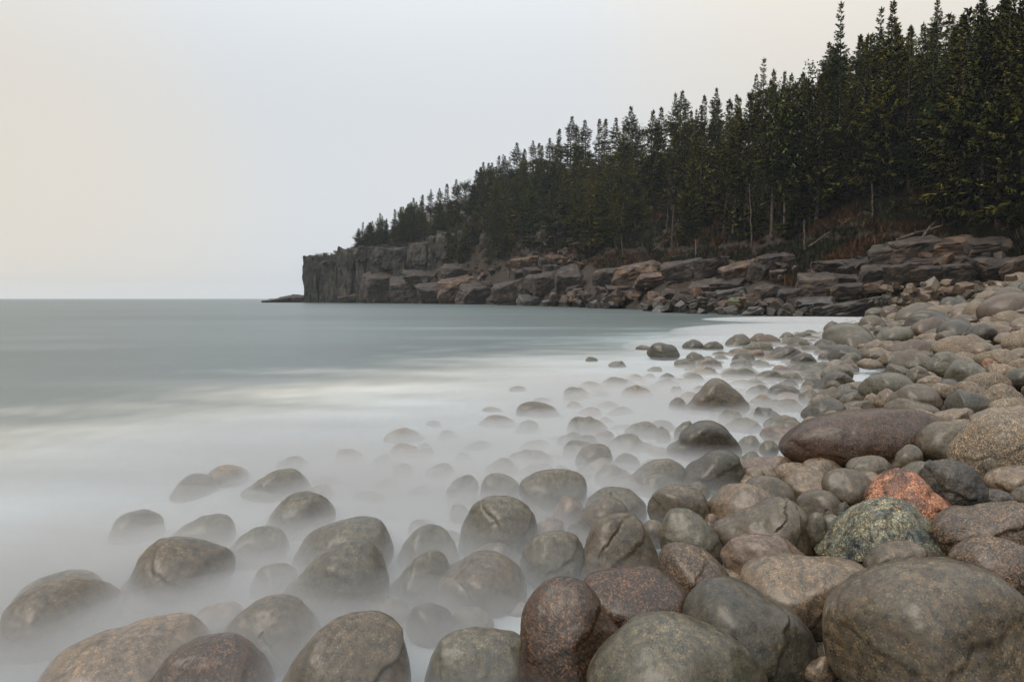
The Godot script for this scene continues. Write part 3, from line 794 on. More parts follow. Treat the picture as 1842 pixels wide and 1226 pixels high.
func make_boulders() -> void:
	var sd := 0
	for t in TRACED:
		sd += 1
		var pts := PackedVector2Array()
		for k in range(0, t[4].size(), 2):
			pts.append(region_point(t[0], t[4][k], t[4][k + 1]))
		add_boulder(pts, region_point(t[0], 0, t[2]).y, t[1], t[3], "", sd)
		for l in LANDMARKS:
			if l[0] in t[3] and not ("behind" in t[3] or "beside the egg" in t[3]):
				var fp := footprints[footprints.size() - 1]
				landmarks.append([Vector3(fp.x, 0, -fp.y), l[1]])
	for t in PLAIN:
		sd += 1
		var a := region_point(t[0], t[2], t[4])
		var b := region_point(t[0], t[3], t[5])
		var c := Vector2((a.x + b.x) * 0.5, lerpf(a.y, b.y, 0.7))
		var pts := PackedVector2Array()
		var peak := rng.randf_range(-0.6, 0.6)
		for k in 11:
			var f := k / 10.0 * 2.0 - 1.0
			var h := pow(maxf(0.0, 1.0 - pow(absf(f), 2.3)), 0.5)
			h *= 1.06 - 0.30 * absf(f - peak) + 0.07 * rng.randf_range(-1, 1)
			pts.append(Vector2(c.x + f * (b.x - a.x) * 0.5, lerpf(c.y, a.y, h) if h > 0.05 else c.y))
		var p := at_depth(c.x, b.y, contact_depth(c.x, b.y))
		var l := plain_label(t[1], Vector3(p.x, 0, p.z), (b.x - a.x) * -p.z / FOCAL, (b.y - a.y) / (b.x - a.x))
		add_boulder(pts, b.y, t[1], l[0], l[1], sd, (b.y - a.y) * 0.32)
	# the boulders that fill the beach between them
	var shapes := []
	for k in 10:
		var ring := PackedFloat32Array()
		for s in 128:
			ring.append(1.0 + 0.10 * sin(s / 128.0 * TAU * 2.0 + k) + 0.06 * sin(s / 128.0 * TAU * 3.0 + k * 2.0))
		shapes.append(boulder_shape(ring, 1.0, 0.9, 12, 500 + k, 0.3))
	var made := 0
	var tries := 0
	var keys := ["g", "g", "t", "b", "w", "w", "t", "d", "r"]
	while made < 135 and tries < 16000:
		tries += 1
		var surf := made >= 60
		var d := 7.5 + 22.0 * pow(rng.randf(), 1.2) if surf else 6.0 + 46.0 * sqrt(rng.randf())
		var x := table(SHORE, d, 1) + (rng.randf_range(-4.2 + d * 0.05, 0.6) if surf else rng.randf_range(-1.0, 20.0))
		if x > d * 0.83:
			continue
		var i := inland(x, d)
		var r := rng.randf_range(0.13, 0.27) * (1.0 + d * 0.018) if surf else rng.randf_range(0.26, 0.56) * (1.0 + d * 0.016)
		var clear := true
		for fp in footprints:
			if Vector2(fp.x - x, fp.y - d).length() < (fp.z + r) * (1.0 if surf else 0.72):
				clear = false
				break
		if not clear:
			continue
		made += 1
		footprints.append(Vector3(x, d, r))
		var tint: String = keys[rng.randi() % keys.size()] if i > 0.0 else ["g", "d", "b", "g"][rng.randi() % 4]
		var pos := Vector3(x, maxf(beach(x, d), -0.10) + r * (0.12 if not surf else rng.randf_range(-0.25, 0.1)), -d)
		var l := plain_label(tint, Vector3(x, 0, -d), r * 2.2, 0.6)
		var b := solo("boulder", shapes[rng.randi() % 10], mats[TINTS[tint]], l[0], "boulder", l[1])
		b.position = pos
		b.rotation = Vector3(rng.randf_range(-0.3, 0.3), rng.randf() * TAU, rng.randf_range(-0.3, 0.3))
		b.scale = Vector3(r * rng.randf_range(0.95, 1.35), r * rng.randf_range(0.7, 1.0), r)
	# cobbles nobody could count, down in the gaps
	var heap := Node3D.new()
	heap.name = "cobbles"
	add_child(heap)
	tag(heap, "small rounded cobbles filling the gaps between the boulders", "cobbles", "", "stuff")
	for k in 6:
		var spots: Array[Transform3D] = []
		var guard := 0
		while spots.size() < 620 and guard < 20000:
			guard += 1
			var d := 2.2 + 52.0 * pow(rng.randf(), 0.75)
			var x := table(SHORE, d, 1) + rng.randf_range(-3.0, 18.0)
			if x > d * 0.9 + 1.0:
				continue
			var r := rng.randf_range(0.06, 0.17) * (1.0 + d * 0.025)
			var y := beach(x, d)
			var t := Transform3D(Basis.from_euler(Vector3(rng.randf_range(-0.6, 0.6), rng.randf() * TAU, rng.randf_range(-0.6, 0.6))), Vector3(x, y - r * 0.1, -d))
			spots.append(t.scaled_local(Vector3(r * 1.25, r * 0.75, r)))
		for s in 34:   # and those the surf washes over
			var d := 5.0 + 24.0 * pow(rng.randf(), 1.1)
			var x := table(SHORE, d, 1) + rng.randf_range(-4.4 + d * 0.05, 0.5)
			var r := rng.randf_range(0.09, 0.19) * (1.0 + d * 0.022)
			var t := Transform3D(Basis.from_euler(Vector3(rng.randf_range(-0.4, 0.4), rng.randf() * TAU, rng.randf_range(-0.4, 0.4))), Vector3(x, rng.randf_range(-0.62, -0.1) * r, -d))
			spots.append(t.scaled_local(Vector3(r * 1.3, r * 0.8, r)))
		var mm := MultiMesh.new()
		mm.transform_format = MultiMesh.TRANSFORM_3D
		mm.mesh = shapes[k]
		mm.instance_count = spots.size()
		for s in spots.size():
			mm.set_instance_transform(s, spots[s])
		var o := MultiMeshInstance3D.new()
		o.name = "cobble_layer"
		o.multimesh = mm
		o.material_override = mats[["grey_granite", "tan_granite", "pale_granite", "brown_granite", "dark_granite", "tan_granite"][k]]
		o.set_meta("kind", "stuff")
		heap.add_child(o, true)

func make_beach() -> void:
	var v := PackedVector3Array()
	var idx := PackedInt32Array()
	var nx := 90
	var nd := 110
	for j in nd + 1:
		var d := -6.0 + 76.0 * pow(float(j) / nd, 1.6)
		for i in nx + 1:
			var x := table(SHORE, d, 1) - 16.0 + 44.0 * i / nx
			v.append(Vector3(x, beach(x, d) - 0.16 + noise.get_noise_2d(x * 30.0, d * 30.0) * 0.08, -d))
	for j in nd:
		for i in nx:
			var q := j * (nx + 1) + i
			idx.append_array([q, q + nx + 1, q + nx + 2, q, q + nx + 2, q + 1])
	var b := part("beach", mesh_from(v, smooth_normals(v, idx), idx), mats["beach_bed"], self)
	tag(b, "dark bed of the boulder beach under the stones", "beach", "", "structure")

# ---------------------------------------------------------------- hill, ledges, cliff
func make_hill() -> void:
	var v := PackedVector3Array()
	var idx := PackedInt32Array()
	var nc := 150
	var nr := 70
	for j in nr + 1:
		for i in nc + 1:
			var px := 380.0 + 2220.0 * i / nc
			var dw := table(COAST, px, 1)
			var df := table(COAST, px, 2)
			var d: float
			if j < 24:
				d = lerpf(dw - 6.0, df, j / 24.0)
			else:
				d = df + 0.5 + 130.0 * pow((j - 24.0) / (nr - 24.0), 1.7)
			var x := (px - 921.0) / FOCAL * d
			var y := land_height(px, d)
			y += noise.get_noise_2d(x * 2.2, d * 2.2) * 0.7
			v.append(Vector3(x, y, -d))
	for j in nr:
		for i in nc:
			var q := j * (nc + 1) + i
			idx.append_array([q, q + nc + 1, q + nc + 2, q, q + nc + 2, q + 1])
	var h := part("hill", mesh_from(v, smooth_normals(v, idx), idx), mats["forest_floor"], self)
	tag(h, "steep wooded hillside with brown forest floor", "hill", "", "structure")

# An angular block: half-spaces cut a cube-sphere; size one in each axis
func block_shape(sd: int, n: int, cuts: int, slant: float, rough: float) -> ArrayMesh:
	var r := RandomNumberGenerator.new()
	r.seed = sd * 331 + 7
	var planes := []
	for ax in 3:
		for s in [-1.0, 1.0]:
			var m := Vector3.ZERO
			m[ax] = s
			m += Vector3(r.randf_range(-slant, slant), r.randf_range(-slant, slant), r.randf_range(-slant, slant))
			planes.append([m.normalized(), r.randf_range(0.86, 1.0)])
	for k in cuts:
		var m := Vector3(r.randf_range(-1, 1), r.randf_range(-0.6, 1), r.randf_range(-1, 1)).normalized()
		var reach := absf(m.x) + absf(m.y) + absf(m.z)
		planes.append([m, reach * r.randf_range(0.66, 0.9)])
	var tpl := cube_sphere(n)
	var dirs: PackedVector3Array = tpl[0]
	var v := PackedVector3Array()
	v.resize(dirs.size())
	var q := Vector3(r.randf() * 99, r.randf() * 99, r.randf() * 99)
	var bed := r.randf_range(0.35, 0.8)
	for k in dirs.size():
		var u := dirs[k]
		var t := 9.0
		for p in planes:
			var c: float = u.dot(p[0])
			if c > 0.01:
				t = minf(t, p[1] / c)
		var p3 := u * t
		var d := noise.get_noise_3dv(p3 * 9.0 + q) * 0.07 + noise.get_noise_3dv(p3 * 26.0 + q) * 0.035
		# bedding notches
		var notch := absf(fposmod(p3.y + noise.get_noise_3dv(p3 * 6.0 - q) * 0.3, bed * 2.0) - bed)
		if notch < 0.04:
			d -= 0.02
		v[k] = p3 * (1.0 + d * rough)
	var idx: PackedInt32Array = tpl[1]
	return mesh_from(v, PackedVector3Array(), idx)   # flat faces keep the arrises crisp

func shore_depth(px: float, py: float) -> float:
	# how far off a stone on the rocky shore is whose foot shows at this pixel
	var dw := table(COAST, px, 1)
	var df := table(COAST, px, 2)
	var wy := 537.0 + EYE.y / dw * FOCAL
	var fy := table(COAST, px, 3)
	return lerpf(dw, df, clampf((wy - py) / (wy - fy), 0.0, 1.0))

# x0, x1, top at x0, top at x1, foot, rock (l pale weathered with light on the tops put into the colour, m brown, w wet at the waterline, g mossy), label
const LEDGES := [
	[655, 735, 505, 489, 538, "m", "tilted ledge block at the foot of the sea cliff, lit along its top"],
	[660, 712, 525, 508, 545, "m", "low dark slab at the waterline below the sea cliff"],
	[700, 760, 518, 498, 544, "m", "sloping slab with a lit edge under the square ledge blocks"],
	[730, 796, 487, 486, 508, "m", "square ledge block with a flat top standing above the sloping slabs"],
	[792, 856, 483, 478, 505, "m", "long flat-topped ledge block with a dark face beside the square one"],
	[755, 830, 516, 507, 546, "m", "dark broken slab sloping into the water"],
	[790, 868, 513, 498, 528, "l", "slab with a pale shattered edge above dark rock"],
	[826, 900, 530, 512, 548, "m", "brown slab sloping down to the water, pale on top"],
	[890, 950, 518, 506, 547, "m", "large slab with a pale upper face beside the broken tower"],
	[918, 972, 470, 462, 494, "l", "big pale capstone block topping the broken tower of ledges"],
	[922, 946, 484, 484, 518, "m", "dark upright block under the pale capstone"],
	[942, 980, 482, 482, 505, "m", "square brown block under the pale capstone"],
	[968, 1004, 466, 468, 482, "m", "rounded block resting beside the pale capstone"],
	[978, 1004, 478, 477, 496, "m", "cubical block low in the broken tower of ledges"],
	[1000, 1048, 490, 486, 530, "m", "tall reddish block with vertical joints at the edge of the dark gully"],
	[960, 1002, 500, 494, 528, "m", "squat block in the base of the broken tower"],
	[944, 976, 496, 494, 524, "m", "block wedged between the pale-faced slab and the broken tower"],
	[985, 1030, 462, 458, 474, "l", "flat pale slab below the spill of rubble"],
	[1068, 1112, 495, 487, 520, "m", "dark block with a thin lit edge beside the gully"],
	[1108, 1142, 488, 484, 512, "m", "small block stepping up from the dark gully"],
	[1112, 1200, 482, 474, 508, "l", "rounded pale ledge sloping down from the long wall"],
	[1146, 1222, 500, 493, 512, "l", "low pale ledge in front of the long wall"],
	[1194, 1262, 474, 470, 506, "m", "long wall of smooth rock, its end toward the gully"],
	[1255, 1310, 472, 464, 500, "m", "dark end of the long smooth rock wall"],
	[1096, 1158, 517, 512, 531, "m", "flat dark slab at the back of the shore rubble"],
	[1298, 1352, 492, 476, 508, "l", "sloping reddish slab with a pale worn face"],
	[1345, 1372, 476, 482, 506, "m", "dark block behind the sloping reddish slab"],
	[1366, 1422, 470, 459, 486, "m", "reddish slab lying higher up behind the orange stone"],
	[1242, 1300, 513, 508, 526, "m", "flat brown slab above the shore rubble"],
	[1280, 1340, 507, 504, 520, "m", "thin brown ledge leading up to the sloping slab"],
	[1432, 1498, 500, 494, 532, "m", "big squared reddish block with a flat top and plain face"],
	[1493, 1536, 492, 492, 512, "m", "reddish block behind the big squared one"],
	[1498, 1550, 516, 512, 534, "m", "lower dark block with a lit ledge beside the big squared one"],
	[1470, 1530, 474, 467, 490, "m", "long slab with a blunt rounded end"],
	[1524, 1586, 468, 466, 484, "m", "long flat slab continuing the rounded one"],
	[1550, 1602, 488, 480, 514, "m", "reddish ledge block with a bright broken corner"],
	[1552, 1590, 514, 508, 526, "l", "small block with a bright orange top under the ledge"],
	[1598, 1652, 480, 474, 514, "m", "tall joint block in the middle of the reddish ledge"],
	[1648, 1700, 478, 478, 510, "m", "dark joint block in the reddish ledge"],
	[1698, 1760, 478, 474, 506, "m", "dark end of the reddish ledge under loose slabs"],
	[1570, 1640, 460, 442, 478, "m", "great dark slab slanting up out of the bank"],
	[1606, 1690, 446, 432, 474, "m", "thick slab jutting out at the foot of the bank"],
	[1686, 1752, 436, 430, 458, "l", "pale weathered slab at the top of the ledges below the bank"],
	[1745, 1812, 434, 432, 462, "m", "dark joint block at the foot of the bank"],
	[1640, 1740, 468, 458, 478, "m", "loose reddish slabs lying on the ledge"],
	[1760, 1842, 470, 462, 496, "m", "dark ledge running under the bank"],
	[1812, 1900, 488, 462, 506, "l", "bright red-orange slab with cracks leaning at the top of the beach"],
	[1700, 1790, 520, 510, 552, "l", "large pinkish angular slab lying on pale cobbles"],
	[1770, 1802, 518, 516, 540, "m", "broken dark lump at the end of the pinkish slab"],
	[1742, 1812, 548, 538, 568, "m", "red-brown flat-faced boulder block at the top of the boulder field"],
	[1822, 1900, 545, 532, 562, "l", "rounded orange block beside the red-brown flat-faced one"],
	[1476, 1592, 566, 540, 578, "w", "large dark wet slab dipping into the misty water"],
	[1440, 1500, 542, 536, 560, "w", "flat dark wet slab behind the great dipping one"],
	[1386, 1410, 487, 486, 502, "l", "rounded orange boulder perched on the ledge"],
	[931, 980, 537, 535, 557, "w", "dark square block standing in the water off the ledges"],
	[976, 1002, 544, 540, 556, "w", "small dark lump beside the square block in the water"],
	[990, 1014, 528, 526, 543, "l", "pale squared stone behind the dark block in the water"],
	[1092, 1122, 556, 526, 550, "m", "leaning slab with a pale straight edge"],
	[1170, 1226, 556, 554, 570, "w", "low wet rock with a skirt of weed in the water"],
	[1165, 1260, 566, 562, 574, "w", "flat weedy wet shelf awash at the water's edge"],
	[1310, 1336, 541, 538, 556, "g", "green mossy wedge of rock at the water's edge"],
	[1334, 1360, 540, 530, 552, "l", "pale pointed block beside the mossy wedge"],
	[1358, 1402, 518, 514, 548, "m", "tall dark blocky rock in the shore rubble"],
	[1400, 1440, 530, 522, 550, "m", "dark leaning rock beside the tall blocky one"],
	[1290, 1340, 526, 520, 542, "w", "broad dark flat rock amid the shore rubble"],
	[472, 492, 542, 539, 546, "w", "seaward tip of the low reef off the sea cliff"],
	[486, 512, 540, 536, 546, "w", "low wet hump of the reef next to its seaward tip"],
	[504, 530, 537, 533, 546, "m", "brown middle hump of the reef off the sea cliff"],
	[524, 556, 535, 532, 547, "m", "highest hump of the reef, against the foot of the sea cliff"],
	[538, 570, 542, 540, 547, "w", "wet shelf in front of the reef's highest hump"],
	[558, 622, 540, 538, 546, "w", "dark wet reef awash in front of the sea cliff"],
	[610, 662, 538, 526, 544, "m", "dark sloping rock joining the reef to the ledges"],
]

func make_ledges() -> void:
	var shapes := []
	for k in 14:
		shapes.append(block_shape(k, 16, 6 + k % 4, 0.24, 1.7))
	var rock := {"l": "ledge_rock_pale_lit", "m": "ledge_rock", "w": "wet_rock", "g": "mossy_rock"}
	var at := 0
	for t in LEDGES:
		at += 1
		var px: float = (t[0] + t[1]) * 0.5
		var d := shore_depth(px, t[4])
		if t[0] < 560: d = 250.0
		var metre := d / FOCAL
		var w: float = (t[1] - t[0]) * metre * 1.04
		var h: float = (t[4] - minf(t[2], t[3])) * metre * 1.15
		var thick := clampf(w * 0.75, h * 0.8, maxf(w, h * 1.6))
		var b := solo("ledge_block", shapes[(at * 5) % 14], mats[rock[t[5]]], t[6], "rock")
		b.position = at_depth(px, lerpf(minf(t[2], t[3]), t[4], 0.56), d + thick * 0.3)
		var roll := atan2((t[2] - t[3]) * 0.75, t[1] - t[0])
		b.rotation = Vector3(rng.randf_range(0.10, 0.30), atan2(-b.position.x, -b.position.z) + rng.randf_range(-0.35, 0.35), clampf(roll, -0.4, 0.55))
		b.scale = Vector3(w * 0.5, maxf(h * 0.5, 0.25), thick * 0.5) * 1.04
	# loose angular rubble along the shore
	var labels := {"l": ["pale angular stone in the rubble along the rocky shore", "pale stones in the shore rubble"], "m": ["brown angular stone in the rubble along the rocky shore", "brown stones in the shore rubble"], "w": ["wet black stone at the waterline of the rocky shore", "wet stones along the rocky waterline"]}
	var chips := []
	for k in 10:
		chips.append(block_shape(60 + k, 8, 6, 0.35, 0.8))
	for k in 262:
		var px := 0.0
		var py := 0.0
		var key := "m"
		var size := 0.0
		if k < 150:     # between the ledges and the water
			px = rng.randf_range(1010, 1470)
			var wy := 537.0 + EYE.y / table(COAST, px, 1) * FOCAL
			py = wy - 34.0 * pow(rng.randf(), 1.2)
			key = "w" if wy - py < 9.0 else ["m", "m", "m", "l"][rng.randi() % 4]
			size = rng.randf_range(7, 22)
		elif k < 195:   # the spill above the broken tower
			px = rng.randf_range(955, 1045)
			py = rng.randf_range(420, 474) + absf(px - 1000) * 0.3
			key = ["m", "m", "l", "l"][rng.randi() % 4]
			size = rng.randf_range(7, 16)
		elif k < 240:   # on the ledges
			px = rng.randf_range(1110, 1800)
			py = lerpf(500.0, 470.0, (px - 1110) / 690.0) + rng.randf_range(-14, 14)
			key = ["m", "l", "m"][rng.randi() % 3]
			size = rng.randf_range(8, 18)
		else:
			px = rng.randf_range(660, 920)
			py = rng.randf_range(482, 542)
			key = ["m", "m", "m", "l"][rng.randi() % 4]
			size = rng.randf_range(8, 18)
		var d := shore_depth(px, py)
		var r := size * 0.5 * d / FOCAL
		var s := solo("shore_stone", chips[rng.randi() % 10], mats[rock[key]], labels[key][0], "rock", labels[key][1])
		s.position = at_depth(px, py - size * 0.2, d - 1.0)
		s.rotation = Vector3(rng.randf_range(-0.4, 0.4), rng.randf() * TAU, rng.randf_range(-0.4, 0.4))
		s.scale = Vector3(r * rng.randf_range(0.9, 1.5), r * rng.randf_range(0.5, 0.9), r)
	# reddish broken stones among the boulders at the head of the beach
	for k in 55:
		var px := rng.randf_range(1640, 1850)
		var py := rng.randf_range(515, 600)
		var d := clampf(contact_depth(px, py), 12.0, 46.0)
		var r := rng.randf_range(6, 15) * d / FOCAL
		var s := solo("broken_stone", chips[rng.randi() % 10], mats[["reddish_granite", "ledge_rock_pale_lit", "pink_granite", "tan_granite"][k % 4]], "broken reddish stone lying among the boulders at the head of the beach", "rock", "reddish stones at the head of the beach")
		s.position = at_depth(px, py, d)
		s.rotation = Vector3(rng.randf_range(-0.4, 0.4), rng.randf() * TAU, rng.randf_range(-0.4, 0.4))
		s.scale = Vector3(r * 1.2, r * 0.75, r)
	# pale cobbles spread below the reddish ledge
	for k in 80:
		var px := rng.randf_range(1595, 1842)
		var py := rng.randf_range(505, 565) - maxf(0.0, px - 1780) * 0.25
		var d := clampf(contact_depth(px, py), 20.0, 46.0)
		var r := rng.randf_range(3.5, 8) * d / FOCAL
		var s := solo("pale_stone", chips[rng.randi() % 10], mats[["pale_granite", "tan_granite", "grey_granite"][k % 3]], "pale worn stone below the reddish ledge at the head of the beach", "rock", "pale stones below the reddish ledge")
		s.position = at_depth(px, py + 3.0, d)
		s.rotation = Vector3(rng.randf_range(-0.3, 0.3), rng.randf() * TAU, rng.randf_range(-0.3, 0.3))
		s.scale = Vector3(r * 1.2, r * 0.8, r)

func make_cliff() -> void:
	# px, top row, set-back in metres, half width in px
	var cols := [[554, 467, 4.0, 6], [568, 463, 0.0, 11], [584, 461, 3.5, 8], [596, 458, 0.5, 11], [612, 457, 3.0, 8], [627, 452, 1.0, 12], [644, 446, 3.5, 9], [657, 444, 1.5, 9], [674, 444, 4.0, 10], [690, 445, 2.0, 10], [708, 446, 4.5, 11], [727, 444, 3.0, 11], [745, 440, 5.5, 11], [766, 436, 4.0, 12], [788, 428, 6.0, 13], [806, 416, 4.0, 10], [824, 420, 8.0, 11], [842, 410, 5.0, 12], [862, 412, 9.0, 12], [880, 420, 6.0, 11], [898, 426, 9.0, 11]]
	var cliff := thing("sea_cliff", "grey vertical sea cliff of jointed rock columns at the point", "cliff")
	var k := 0
	for c in cols:
		k += 1
		var d: float = lerpf(246.0, 182.0, clampf((c[0] - 554.0) / 345.0, 0.0, 1.0)) + c[2]
		var metre := d / FOCAL
		var top: float = at_depth(c[0], c[1], d).y
		var w: float = c[3] * 1.25 * metre
		# two or three courses to a column
		var y := -1.0
		var course := 0
		while y < top - 0.5:
			var h := minf(top - y, rng.randf_range(9.0, 19.0))
			if top - y - h < 3.0:
				h = top - y
			var m := block_shape(200 + k * 5 + course, 16, 4, 0.10, 1.5)
			var o := part("rock_column", m, mats["cliff_rock"], cliff)
			var x: float = (c[0] - 921.0) / FOCAL * d
			o.position = Vector3(x + rng.randf_range(-0.25, 0.25), y + h * 0.5, -d - 5.0 + rng.randf_range(-0.5, 0.5))
			o.rotation = Vector3(0.0, rng.randf_range(-0.25, 0.25) - 0.15, rng.randf_range(-0.03, 0.03))
			o.scale = Vector3(w, h * 0.545, 6.0)
			y += h
			course += 1

# ---------------------------------------------------------------- trees
func blade(v: PackedVector3Array, n: PackedVector3Array, c: PackedColorArray, idx: PackedInt32Array, a: Vector3, b: Vector3, side: Vector3, col: Color, tip: Color) -> void:
	# a spray of needles: a lozenge from a to b
	var m := a.lerp(b, 0.42)
	var f := v.size()
	var nn := (b - a).cross(side).normalized()
	if nn.y < 0.0: nn = -nn
	v.append_array([a, m + side, b, m - side])
	n.append_array([nn, nn, nn, nn])
	c.append_array([col, col, tip, col])
	idx.append_array([f, f + 1, f + 2, f, f + 2, f + 3])

# habit: 0 dense, 1 tall with a bare foot, 2 narrow and ragged, 3 thin-topped, 4 yellowish, young
func spruce(sd: int, h: float, spread: float, bare: float, gap: float, green: Color) -> Array:
	var r := RandomNumberGenerator.new()
	r.seed = sd * 101 + 3
	var v := PackedVector3Array()
	var n := PackedVector3Array()
	var c := PackedColorArray()
	var idx := PackedInt32Array()
	var bend := Vector3(r.randf_range(-0.25, 0.25), 0, r.randf_range(-0.25, 0.25))
	var axis := func(t: float) -> Vector3: return Vector3(bend.x * sin(t * 2.6), h * t, bend.z * sin(t * 3.1))
	var y := bare
	var lobes := [r.randf() * TAU, r.randf() * TAU, r.randf() * TAU]
	while y < 0.985:
		var ring := r.randi_range(5, 7)
		var off := r.randf() * TAU
		for k in ring:
			if r.randf() < gap:
				continue
			var az := off + k * TAU / ring + r.randf_range(-0.35, 0.35)
			var prof := pow(1.0 - y, 0.86) * (0.75 + 0.25 * sin(y * 19.0 + lobes[0])) * (1.0 + 0.3 * sin(az + lobes[1] + y * 5.0))
			var low := clampf((y - bare) / 0.12, 0.35, 1.0)
			var length := maxf(0.16, spread * prof * low * r.randf_range(0.65, 1.2))
			var out := Vector3(cos(az), 0, sin(az))
			var rise := lerpf(-0.42, 0.30, pow(y, 1.5)) + r.randf_range(-0.12, 0.12)
			var start: Vector3 = axis.call(y + r.randf_range(-0.008, 0.008))
			var steps := clampi(int(length / 0.17), 3, 13)
			var side := out.cross(Vector3.UP)
			var shade := r.randf_range(0.75, 1.25)
			for s in range(1, steps + 1):
				var t := float(s) / steps
				var p := start + out * length * t + Vector3.UP * length * (rise * t + 0.22 * t * t)
				if t < 0.22 and length > 0.8:
					continue
				var reach := (0.10 + 0.20 * minf(1.0, length) + 0.29 * length * (1.0 - t)) * r.randf_range(0.7, 1.25)
				for w in [-1.0, 1.0, -0.6, 0.6]:
					var dir: Vector3 = (out * r.randf_range(0.45, 0.95) + side * w * r.randf_range(0.55, 1.0) + Vector3.UP * r.randf_range(-0.55, 0.16)).normalized()
					var old := green * shade * r.randf_range(0.7, 1.15)
					var tip := old.lerp(Color(0.26, 0.25, 0.085), 0.35 * t + r.randf_range(0.0, 0.2))
					old.a = 1.0
					tip.a = 1.0
					blade(v, n, c, idx, p, p + dir * reach, (out - dir * out.dot(dir)).normalized() * reach * 0.19 + Vector3.UP * r.randf_range(-0.05, 0.05), old, tip)
					# hanging twigs
					if r.randf() < 0.55:
						var e := p + dir * reach * 0.5
						blade(v, n, c, idx, e, e + (dir * 0.35 + Vector3(r.randf_range(-0.4, 0.4), -0.8, r.randf_range(-0.4, 0.4))) * reach * 0.62, side * reach * 0.13, old, old)
				if s == steps:
					blade(v, n, c, idx, p - out * 0.1, p + (out * 0.6 + Vector3.UP * (0.2 + rise * 0.4)) * 0.35, side * 0.09, green * shade, Color(0.22, 0.22, 0.08))
		y += (0.026 + 0.007 * (1.0 - y)) * lerpf(1.0, 0.5, y * y) * r.randf_range(0.7, 1.3) * 16.0 / h
	# leader
	var top: Vector3 = axis.call(1.0)
	for k in 5:
		blade(v, n, c, idx, top - Vector3.UP * 0.5, top + Vector3(r.randf_range(-0.15, 0.15), 0.05 + r.randf() * 0.2, r.randf_range(-0.15, 0.15)), Vector3(cos(k), 0, sin(k)) * 0.07, green, green)
	return [mesh_from(v, n, idx, c), stem(axis, h, 0.011 * h + 0.05, 0.012, r, bare)]

# a tapered trunk with stubs of dead branches below the crown
func stem(axis: Callable, h: float, r0: float, r1: float, r: RandomNumberGenerator, bare: float) -> ArrayMesh:
	var v := PackedVector3Array()
	var idx := PackedInt32Array()
	tube(v, idx, func(t): return axis.call(t) - Vector3.UP * (1.2 * (1.0 - t)), func(t): return lerpf(r0, r1, pow(t, 0.8)) + r0 * 0.6 * pow(maxf(0.0, 1.0 - t * 9.0), 2.0), 18, 7)
	for k in int(10 * bare * 4.0) + 6:
		var y := r.randf_range(0.08, bare + 0.25)
		var az := r.randf() * TAU
		var a: Vector3 = axis.call(y)
		var b := a + Vector3(cos(az), r.randf_range(-0.35, 0.15), sin(az)) * r.randf_range(0.4, 1.3)
		tube(v, idx, func(t): return a.lerp(b, t), func(t): return lerpf(0.028, 0.008, t), 2, 4)
	return mesh_from(v, smooth_normals(v, idx), idx)

func tube(v: PackedVector3Array, idx: PackedInt32Array, path: Callable, radius: Callable, steps: int, sides: int) -> void:
	var f := v.size()
	for s in steps + 1:
		var t := float(s) / steps
		var p: Vector3 = path.call(t)
		var q: Vector3 = path.call(minf(1.0, t + 0.02)) - path.call(maxf(0.0, t - 0.02))
		var dir := q.normalized()
		var a := dir.cross(Vector3.RIGHT if absf(dir.x) < 0.9 else Vector3.UP).normalized()
		var b := dir.cross(a)
		var rad: float = radius.call(t)
		for k in sides:
			var an := TAU * k / sides
			v.append(p + (a * cos(an) + b * sin(an)) * rad)
	for s in steps:
		for k in sides:
			var p0 := f + s * sides + k
			var p1 := f + s * sides + (k + 1) % sides
			idx.append_array([p0, p0 + sides, p1 + sides, p0, p1 + sides, p1])

# a broad-leaved tree with an airy, lighter crown
func leafy(sd: int, h: float) -> Array:
	var r := RandomNumberGenerator.new()
	r.seed = sd
	var v := PackedVector3Array()
	var n := PackedVector3Array()
	var c := PackedColorArray()
	var idx := PackedInt32Array()
	var tv := PackedVector3Array()
	var ti := PackedInt32Array()
	tube(tv, ti, func(t): return Vector3(0.3 * sin(t * 3.0), h * 0.9 * t - 0.8 * (1.0 - t), 0.2 * sin(t * 4.0)), func(t): return lerpf(0.13, 0.02, t), 12, 6)
	for k in 46:
		var y := r.randf_range(0.3, 0.95)
		var az := r.randf() * TAU
		var length := (1.0 - absf(y - 0.55) * 1.5) * h * 0.26 * r.randf_range(0.6, 1.1)
		var a := Vector3(0.3 * sin(y * 3.0), h * 0.9 * y, 0.2 * sin(y * 4.0))
		var b := a + Vector3(cos(az), r.randf_range(0.3, 0.9), sin(az)) * length
		tube(tv, ti, func(t): return a.lerp(b, t), func(t): return lerpf(0.04, 0.008, t), 2, 4)
		for q in 90:
			var p := a.lerp(b, r.randf_range(0.35, 1.08)) + Vector3(r.randfn(), r.randfn(), r.randfn()) * 0.24
			var dir := Vector3(r.randfn(), r.randfn() - 0.5, r.randfn()).normalized()
			var col := Color(0.115, 0.125, 0.05) * r.randf_range(0.6, 1.3)
			col.a = 1.0
			blade(v, n, c, idx, p, p + dir * 0.21, dir.cross(Vector3(r.randfn(), 1, r.randfn())).normalized() * 0.06, col, col)
	return [mesh_from(v, n, idx, c), mesh_from(tv, smooth_normals(tv, ti), ti)]

